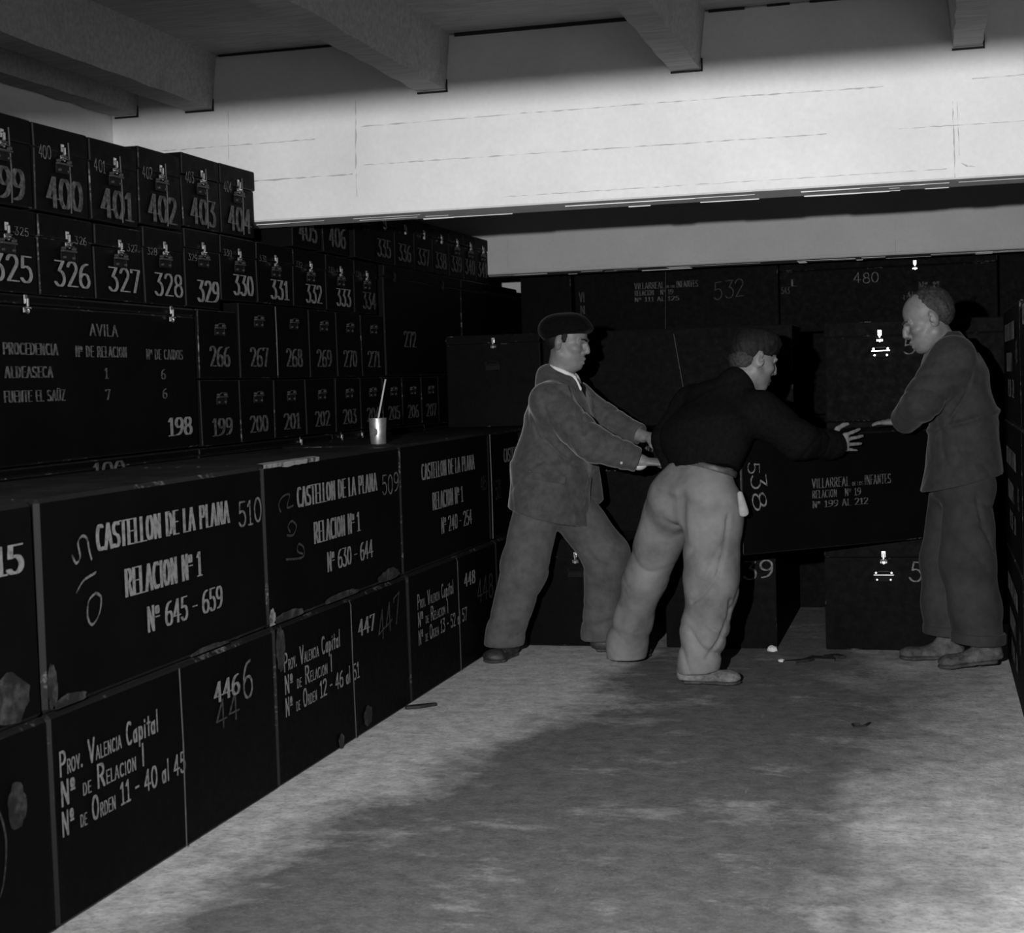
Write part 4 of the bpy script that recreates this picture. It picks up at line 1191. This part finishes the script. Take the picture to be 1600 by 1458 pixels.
# ================= the man in the middle: seen from behind, bent over the box end
def man_middle():
    R = thing('person', 'man in a black sweater and pale dusty trousers bent over the box, seen from behind', 'person', (-1.05, 6.52, 0))
    B = Field(V(-1.48, 6.16, 0), V(-.26, 7.0, 1.52), .0055)
    hc = V(-.722, 6.62, 1.325); f = unit(V(.80, .50, -.33)); u = V(.22, .15, 1)
    P, AX = head(B, hc, f, u, 1.02)
    neck = V(-.800, 6.565, 1.205)
    B.cap(hc - f * .028 + V(0, 0, -.05), neck, .056, .066, .03)
    shR, elR, wrR = V(-.685, 6.485, 1.105), V(-.540, 6.538, .985), V(-.426, 6.686, .958)
    shL, elL, wrL = V(-1.000, 6.690, 1.130), V(-1.100, 6.690, .985), V(-1.075, 6.695, .80)
    sd = unit(shR - shL)
    B.ecap(V(-.93, 6.43, .82), V(-.85, 6.57, 1.10), sd, (.13, .085), (.15, .085), .04)
    for a, b, c in ((shR, elR, wrR), (shL, elL, wrL)):
        B.cap((shR + shL) / 2, a, .07, .05, .04); B.chain([a, b, c], [.045, .038, .029], .02)
    nrm = V(-.656, .755, 0)
    hand(B, wrR + V(.008, .006, 0), (.76, .63, .06), nrm, (0, 0, 1), (.04, .10, .12), .13, 1.0, .0)
    hand(B, wrL, (.12, .1, -1), (.755, .656, 0), (.656, -.755, 0), (.05, .1, .1))
    hipR, knR, anR = V(-.868, 6.365, .72), V(-.880, 6.355, .40), V(-.945, 6.345, .09)
    hipL, knL, anL = V(-1.060, 6.525, .73), V(-1.222, 6.66, .38), V(-1.318, 6.755, .10)
    for c in ((hipR, knR, anR), (hipL, knL, anL)): B.chain(c, [.070, .052, .038], .03)
    B.mesh('body', MAT['skin'], R)
    T = Field(V(-1.50, 6.14, .02), V(-.66, 6.92, 1.0), .007)
    hs = unit(V(.74, -.62, -.06))
    T.ecap(V(-.915, 6.44, .875), V(-.950, 6.425, .76), hs, (.148, .105), (.172, .140), .03, end=.03)
    T.ell(V(-.905, 6.35, .745), (.115, .11, .12), None, .05); T.ell(V(-1.035, 6.45, .75), (.115, .11, .12), None, .05)
    T.chain([hipR, knR + V(0, 0, .02), knR, V(-.915, 6.345, .22), anR, anR + V(-.01, 0, -.08)], [.125, .104, .102, .092, .078, .076], .035)
    T.chain([hipL, knL + V(.02, -.02, .03), knL, V(-1.28, 6.71, .2), anL, anL + V(-.01, .01, -.1)], [.118, .086, .083, .080, .082, .084], .035)
    # seat crease and folds running down the outside of the right leg
    T.cap(V(-.985, 6.26, .78), V(-1.000, 6.30, .62), .008, .012, .05, 'sub')
    T.folds(knR + V(.04, -.05, .06), (.75, .1, -.6), .009, .085, .17, .4); T.folds(V(-.905, 6.30, .17), (.55, 0, .8), .010, .062, .16, .3)
    T.folds(knL + V(.02, -.04, .1), (.4, 0, .9), .006, .08, .16); T.folds(V(-1.30, 6.69, .12), (.5, 0, .8), .003, .06, .12)
    T.folds(V(-1.0, 6.36, .60), (.8, 0, .5), .007, .08, .14)
    T.wrinkle(.008, 21, (12, 12, 9), 9)
    for line, r in (([(-.80, .70), (-.815, .58), (-.845, .46), (-.90, .385), (-.955, .345)], .0055), ([(-.80, .36), (-.815, .28), (-.85, .19), (-.90, .12)], .006)):
        pts = []
        for (x0, z0), (x1, z1) in zip(line, line[1:]):
            for t in np.linspace(0, 1, 8): pts.append(T.surf(x0 + (x1 - x0) * t, z0 + (z1 - z0) * t))
        pts = [p for p in pts if 6.16 < p[1] < 6.6]
        T.chain(pts, [r] * len(pts), .008, 'sub')
    T.keep(V(-.95, 0, .050), (.092, 0, -1))
    tr = T.mesh('trousers', MAT['work'], R)
    # belt under the sweater's hem, and the pale pocket lining hanging out at the right hip
    Bl = Field(V(-1.15, 6.2, .74), V(-.70, 6.68, 1.0), .005)
    Bl.ecap(V(-.916, 6.438, .868), V(-.910, 6.442, .892), hs, (.158, .113), (.158, .113), .004, end=.006)
    Bl.mesh('belt', MAT['belt'], R)
    Pk = Field(V(-.85, 6.14, .56), V(-.66, 6.45, .86), .004)
    Pk.ecap(V(-.752, 6.295, .778), V(-.738, 6.297, .705), V(.9, .4, 0), (.012, .012), (.022, .012), .01, end=.016)
    Pk.wrinkle(.003, 2, (40, 40, 30), 4)
    pk = Pk.mesh('pocket_lining', MAT['lining'], R); pk['label'] = 'pale lining pulled out of the pocket'
    J = Field(V(-1.32, 6.20, .80), V(-.34, 6.96, 1.33), .0055)
    J.ecap(V(-.920, 6.432, .86), V(-.912, 6.475, 1.01), sd, (.160, .112), (.186, .116), .05)
    J.ecap(V(-.912, 6.475, 1.01), V(-.850, 6.575, 1.125), sd, (.186, .116), (.182, .105), .08)
    J.ecap(V(-.850, 6.575, 1.125), V(-.805, 6.575, 1.20), sd, (.175, .100), (.075, .075), .06)
    J.cap(neck + V(0, 0, -.02), neck + V(.012, .004, .022), .078, .070, .02)
    J.chain([shR, elR, wrR, wrR + unit(V(.76, .63, .03)) * .06], [.092, .078, .058, .052], .03)
    J.chain([shL, elL, wrL + V(0, 0, .07)], [.088, .070, .055], .04)
    J.keep(V(-.916, 6.438, .868), unit(V(-.02, -.30, -.95)))
    J.folds(elR, elR - shR, .006, .05, .13, .6); J.folds((elR + wrR) / 2 + V(.02, .02, 0), wrR - elR, .005, .04, .1)
    J.folds(V(-.93, 6.40, .93), (.2, 0, 1), .005, .06, .16); J.wrinkle(.005, 31, (12, 12, 16), 7)
    d = unit(V(.76, .63, .03)); J.ell(wrR + d * .142, (.10, .10, .10), None, .004, 'sub')
    J.mesh('sweater', MAT['wool'], R)
    H = Field(hc - .17, hc + .17, .0045)
    H.ell(P(-.010, 0, .052), (.103, .083, .082), AX, .01)
    H.ell(P(.030, 0, .088), (.062, .066, .045), AX, .03)
    H.ell(P(-.048, 0, .016), (.058, .073, .066), AX, .03)
    H.wrinkle(.003, 14, (170, 170, 130), 9)
    H.keep(P(-.03, 0, -.040), -AX[2] + f * .75); H.keep(P(.072, 0, 0), f - unit(u) * .35)
    H.mesh('hair', MAT['hair'], R)
    H = Field(hc - .17, hc + .17, .0045)
    H.ell(P(-.046, 0, .0), (.058, .0745, .078), AX, .02)
    H.wrinkle(.002, 15, (170, 170, 130), 9); H.keep(P(-.03, 0, -.062), -AX[2] + f * .6); H.keep(P(-.012, 0, 0), f)
    o = H.mesh('cropped_hair', MAT['ghair'], R); o['label'] = 'short cropped hair at the nape'
    shoe('shoe', 'pale dust-covered right shoe', (-1.035, 6.34, 0), (-.772, 6.345, 0), R, MAT['dustshoe'], .048)
    shoe('shoe', None, (-1.335, 6.715, .022), (-1.288, 6.965, 0), R, MAT['shoe'], .046)
    return R

# ================= the man on the right: side on, hands on the box's top edge
def man_right():
    R = thing('person', 'older man with thin grey hair in a dark belted coat, standing at the right', 'person', (.11, 6.90, 0))
    B = Field(V(-.30, 6.55, 0), V(.40, 7.25, 1.66), .0055)
    hc = V(-.014, 6.905, 1.468); f = unit(V(-.90, -.13, -.34)); u = V(-.34, 0, 1)
    P, AX = head(B, hc, f, u, 1.05, mouth_open=.002)
    neck = V(.062, 6.93, 1.33)
    B.cap(hc - f * .030 + V(0, 0, -.05), neck, .054, .066, .03)
    shL, elL, wrL = V(.085, 6.795, 1.295), V(-.040, 6.745, 1.125), V(-.118, 6.870, 1.048)
    shR, elR, wrR = V(.060, 7.075, 1.285), V(.0, 7.10, 1.16), V(-.062, 7.08, 1.085)
    B.ecap(V(.125, 6.92, .86), V(.085, 6.93, 1.25), V(0, 1, 0), (.13, .09), (.155, .095), .04)
    for a, b, c in ((shL, elL, wrL), (shR, elR, wrR)):
        B.cap(V(.08, 6.93, 1.28), a, .07, .05, .04); B.chain([a, b, c], [.045, .038, .029], .02)
    hand(B, wrL + V(-.004, .004, -.008), (-.72, .66, -.02), (.1, .1, -1), (.75, .6, 0), (.03, .08, .12), .08)
    hand(B, wrR + V(-.0, .0, -.014), (-.4, .9, -.20), (.1, .1, -1), (-.9, -.3, 0), (.0, .06, .1), .05)
    hL, kL, aL = V(.140, 6.825, .76), V(.128, 6.80, .44), V(.172, 6.785, .13)
    hR, kR, aR = V(.098, 7.00, .76), V(.052, 6.985, .44), V(.052, 6.985, .12)
    for c in ((hL, kL, aL), (hR, kR, aR)): B.chain(c, [.070, .052, .038], .03)
    B.mesh('body', MAT['skin'], R)
    T = Field(V(-.16, 6.60, .03), V(.36, 7.18, 1.0), .007)
    T.ecap(V(.125, 6.92, .95), V(.12, 6.915, .76), V(0, 1, 0), (.15, .115), (.165, .135), .03)
    T.chain([hL + V(0, .02, 0), kL, V(.155, 6.79, .25), aL + V(0, 0, -.10)], [.108, .110, .106, .104], .03)
    T.chain([hR, kR, V(.05, 6.985, .25), aR + V(0, 0, -.10)], [.120, .112, .106, .100], .03)
    T.folds(V(.22, 6.78, .68), (.8, 0, .45), .009, .07, .16); T.folds(kL + V(.03, -.06, .05), (.5, 0, .8), .006, .08, .15)
    T.folds(aL + V(0, -.04, .08), (.1, 0, 1), .005, .06, .12); T.wrinkle(.0075, 41, (14, 11, 6), 9)
    pts = []
    for (x0, z0), (x1, z1) in zip([(.165, .74), (.19, .60), (.235, .50), (.262, .46)], [(.19, .60), (.235, .50), (.262, .46), (.27, .45)]):
        for t in np.linspace(0, 1, 6): pts.append(T.surf(x0 + (x1 - x0) * t, z0 + (z1 - z0) * t))
    pts = [p for p in pts if p[1] < 7.0 and p[1] > 6.62]
    if len(pts) > 1: T.chain(pts, [.006] * len(pts), .008, 'sub')
    T.keep(V(.17, 0, .118), (-.06, 0, -1))
    tr = T.mesh('trousers', MAT['dtrouser'], R)
    # turn-ups
    for nm, a, rr in (('turn_up', V(.168, 6.785, .142), .113), ('turn_up', V(.050, 6.985, .136), .109)):
        Cf = Field(a - V(.16, .16, .04), a + V(.16, .16, .1), .005)
        Cf.cap(a - V(0, 0, .06), a + V(0, 0, .08), rr, rr + .001, .004)
        Cf.keep(V(0, 0, a[2] + .022), (.05, 0, 1)); Cf.keep(V(0, 0, a[2] - .022), (-.06, 0, -1)); Cf.wrinkle(.002, 6, (20, 20, 20), 4)
        Cf.mesh(nm, MAT['dtrouser'], tr)
    J = Field(V(-.26, 6.58, .70), V(.38, 7.28, 1.42), .0055)
    J.ecap(V(.065, 6.93, 1.335), V(.085, 6.93, 1.22), V(0, 1, 0), (.10, .085), (.180, .135), .05)
    J.ecap(V(.085, 6.93, 1.22), V(.128, 6.92, 1.05), V(0, 1, 0), (.180, .135), (.165, .138), .05)
    J.ecap(V(.128, 6.92, 1.03), V(.118, 6.92, .70), V(0, 1, 0), (.165, .138), (.205, .178), .02, end=.03)
    for a, b, c, r in ((shL, elL, wrL, (.095, .080, .060)), (shR, elR, wrR, (.088, .078, .058))):
        J.cap(V(.08, 6.93, 1.265), a, .09, .09, .05); J.chain([a, b, c - (c - b) * .03], r, .022)
    J.cap(neck + V(.006, 0, -.03), neck + V(.0, 0, .028), .082, .074, .02)
    sl, (x, y, z) = J.box(J.lo, J.lo + J.n * J.h)
    band = np.exp(-((z - (1.018 + .26 * (x - .05))) / .013) ** 2) * (x > -.06)
    J.F -= (.012 * band).astype(np.float32)
    J.folds(elL + V(.0, -.03, .03), elL - shL, .006, .055, .15, .5); J.folds(V(.04, 6.78, .96), (1, 0, .15), .007, .05, .14)
    J.folds(V(.16, 6.78, .90), (1, 0, .1), .005, .09, .2); J.folds(shL + V(.03, -.05, -.07), (.8, 0, .5), .005, .07, .14); J.wrinkle(.006, 51, (15, 11, 13), 8)
    J.keep(V(0, 0, .748), (.22, 0, -1))
    pts = []
    for (x0, z0), (x1, z1) in zip([(.165, 1.25), (.135, 1.15), (.09, 1.08)], [(.135, 1.15), (.09, 1.08), (.03, 1.0)]):
        for t in np.linspace(0, 1, 8): pts.append(J.surf(x0 + (x1 - x0) * t, z0 + (z1 - z0) * t))
    pts = [p for p in pts if 6.6 < p[1] < 7.0]
    J.chain(pts, [.006] * len(pts), .006, 'sub')
    d = unit(wrL - elL); J.ell(wrL + d * .100, (.10, .10, .10), None, .004, 'sub')
    J.mesh('coat', MAT['coat'], R)
    C = Field(V(-.1, 6.80, 1.26), V(.16, 7.06, 1.46), .0045)
    for a0 in range(-150, 151, 10):
        q = lambda a: V(.040 + .064 * math.cos(math.radians(a)), 6.928 + .064 * math.sin(math.radians(a)), 1.358 + .024 * math.cos(math.radians(a)))
        C.ecap(q(a0), q(a0 + 10), V(.2, 0, 1), (.018, .005), (.018, .005), .006)
    C.mesh('shirt_collar', MAT['shirt'], R)
    eyebrows(hc, P, R, MAT['ghair'])
    H = Field(hc - .18, hc + .18, .0045)
    H.ell(P(-.030 * 1.05, 0, .046), (.090, .0835, .088), AX, .01)
    H.ell(P(-.062, 0, .008), (.046, .074, .060), AX, .03)
    for q in range(34):
        a = q * 2.4; p = P(-.02 + .07 * math.sin(q * 1.7), .055 * math.cos(a), .118 + .006 * math.sin(q)); H.cap(p, p + unit(AX[2] * .020 - f * (.022 if q % 3 else -.012) + AX[1] * .012 * math.sin(q * 5)) * .016, .004, .002, .006)
    H.wrinkle(.0032, 24, (150, 150, 110), 9)
    H.keep(P(-.03, 0, -.045), -AX[2] + f * .5)
    H.mesh('hair', MAT['ghair'], R)
    shoe('shoe', 'heavy left shoe with its heel a little raised', (.272, 6.775, .028), (.005, 6.755, 0), R, MAT['shoe'], .052, sole=.026)
    shoe('shoe', None, (.115, 6.985, .0), (-.158, 6.965, 0), R, MAT['shoe'], .050, sole=.026)
    return R

man_left(); man_middle(); man_right()

# the box the three men are moving: skewed across the two floor boxes
mv = box('black Villarreal box lettered 199 al 212 that the three men are pushing', 1.27, .50, .484, (p0.x, p0.y, .512), ang,
    texts=villarreal(.358, .175, 'No 199 AL 212', 'faded', .95) + [('chalk_mark', '5', .034, .385, .05, .06, 'chalk', dict(chalk=True, thick=.05, rot=-1.57)), ('chalk_mark', '3', .044, .325, .065, .08, 'chalk', dict(chalk=True, thick=.05, rot=-1.45)), ('chalk_mark', '8', .044, .245, .08, .07, 'chalk', dict(chalk=True, thick=.05, rot=-1.3))])
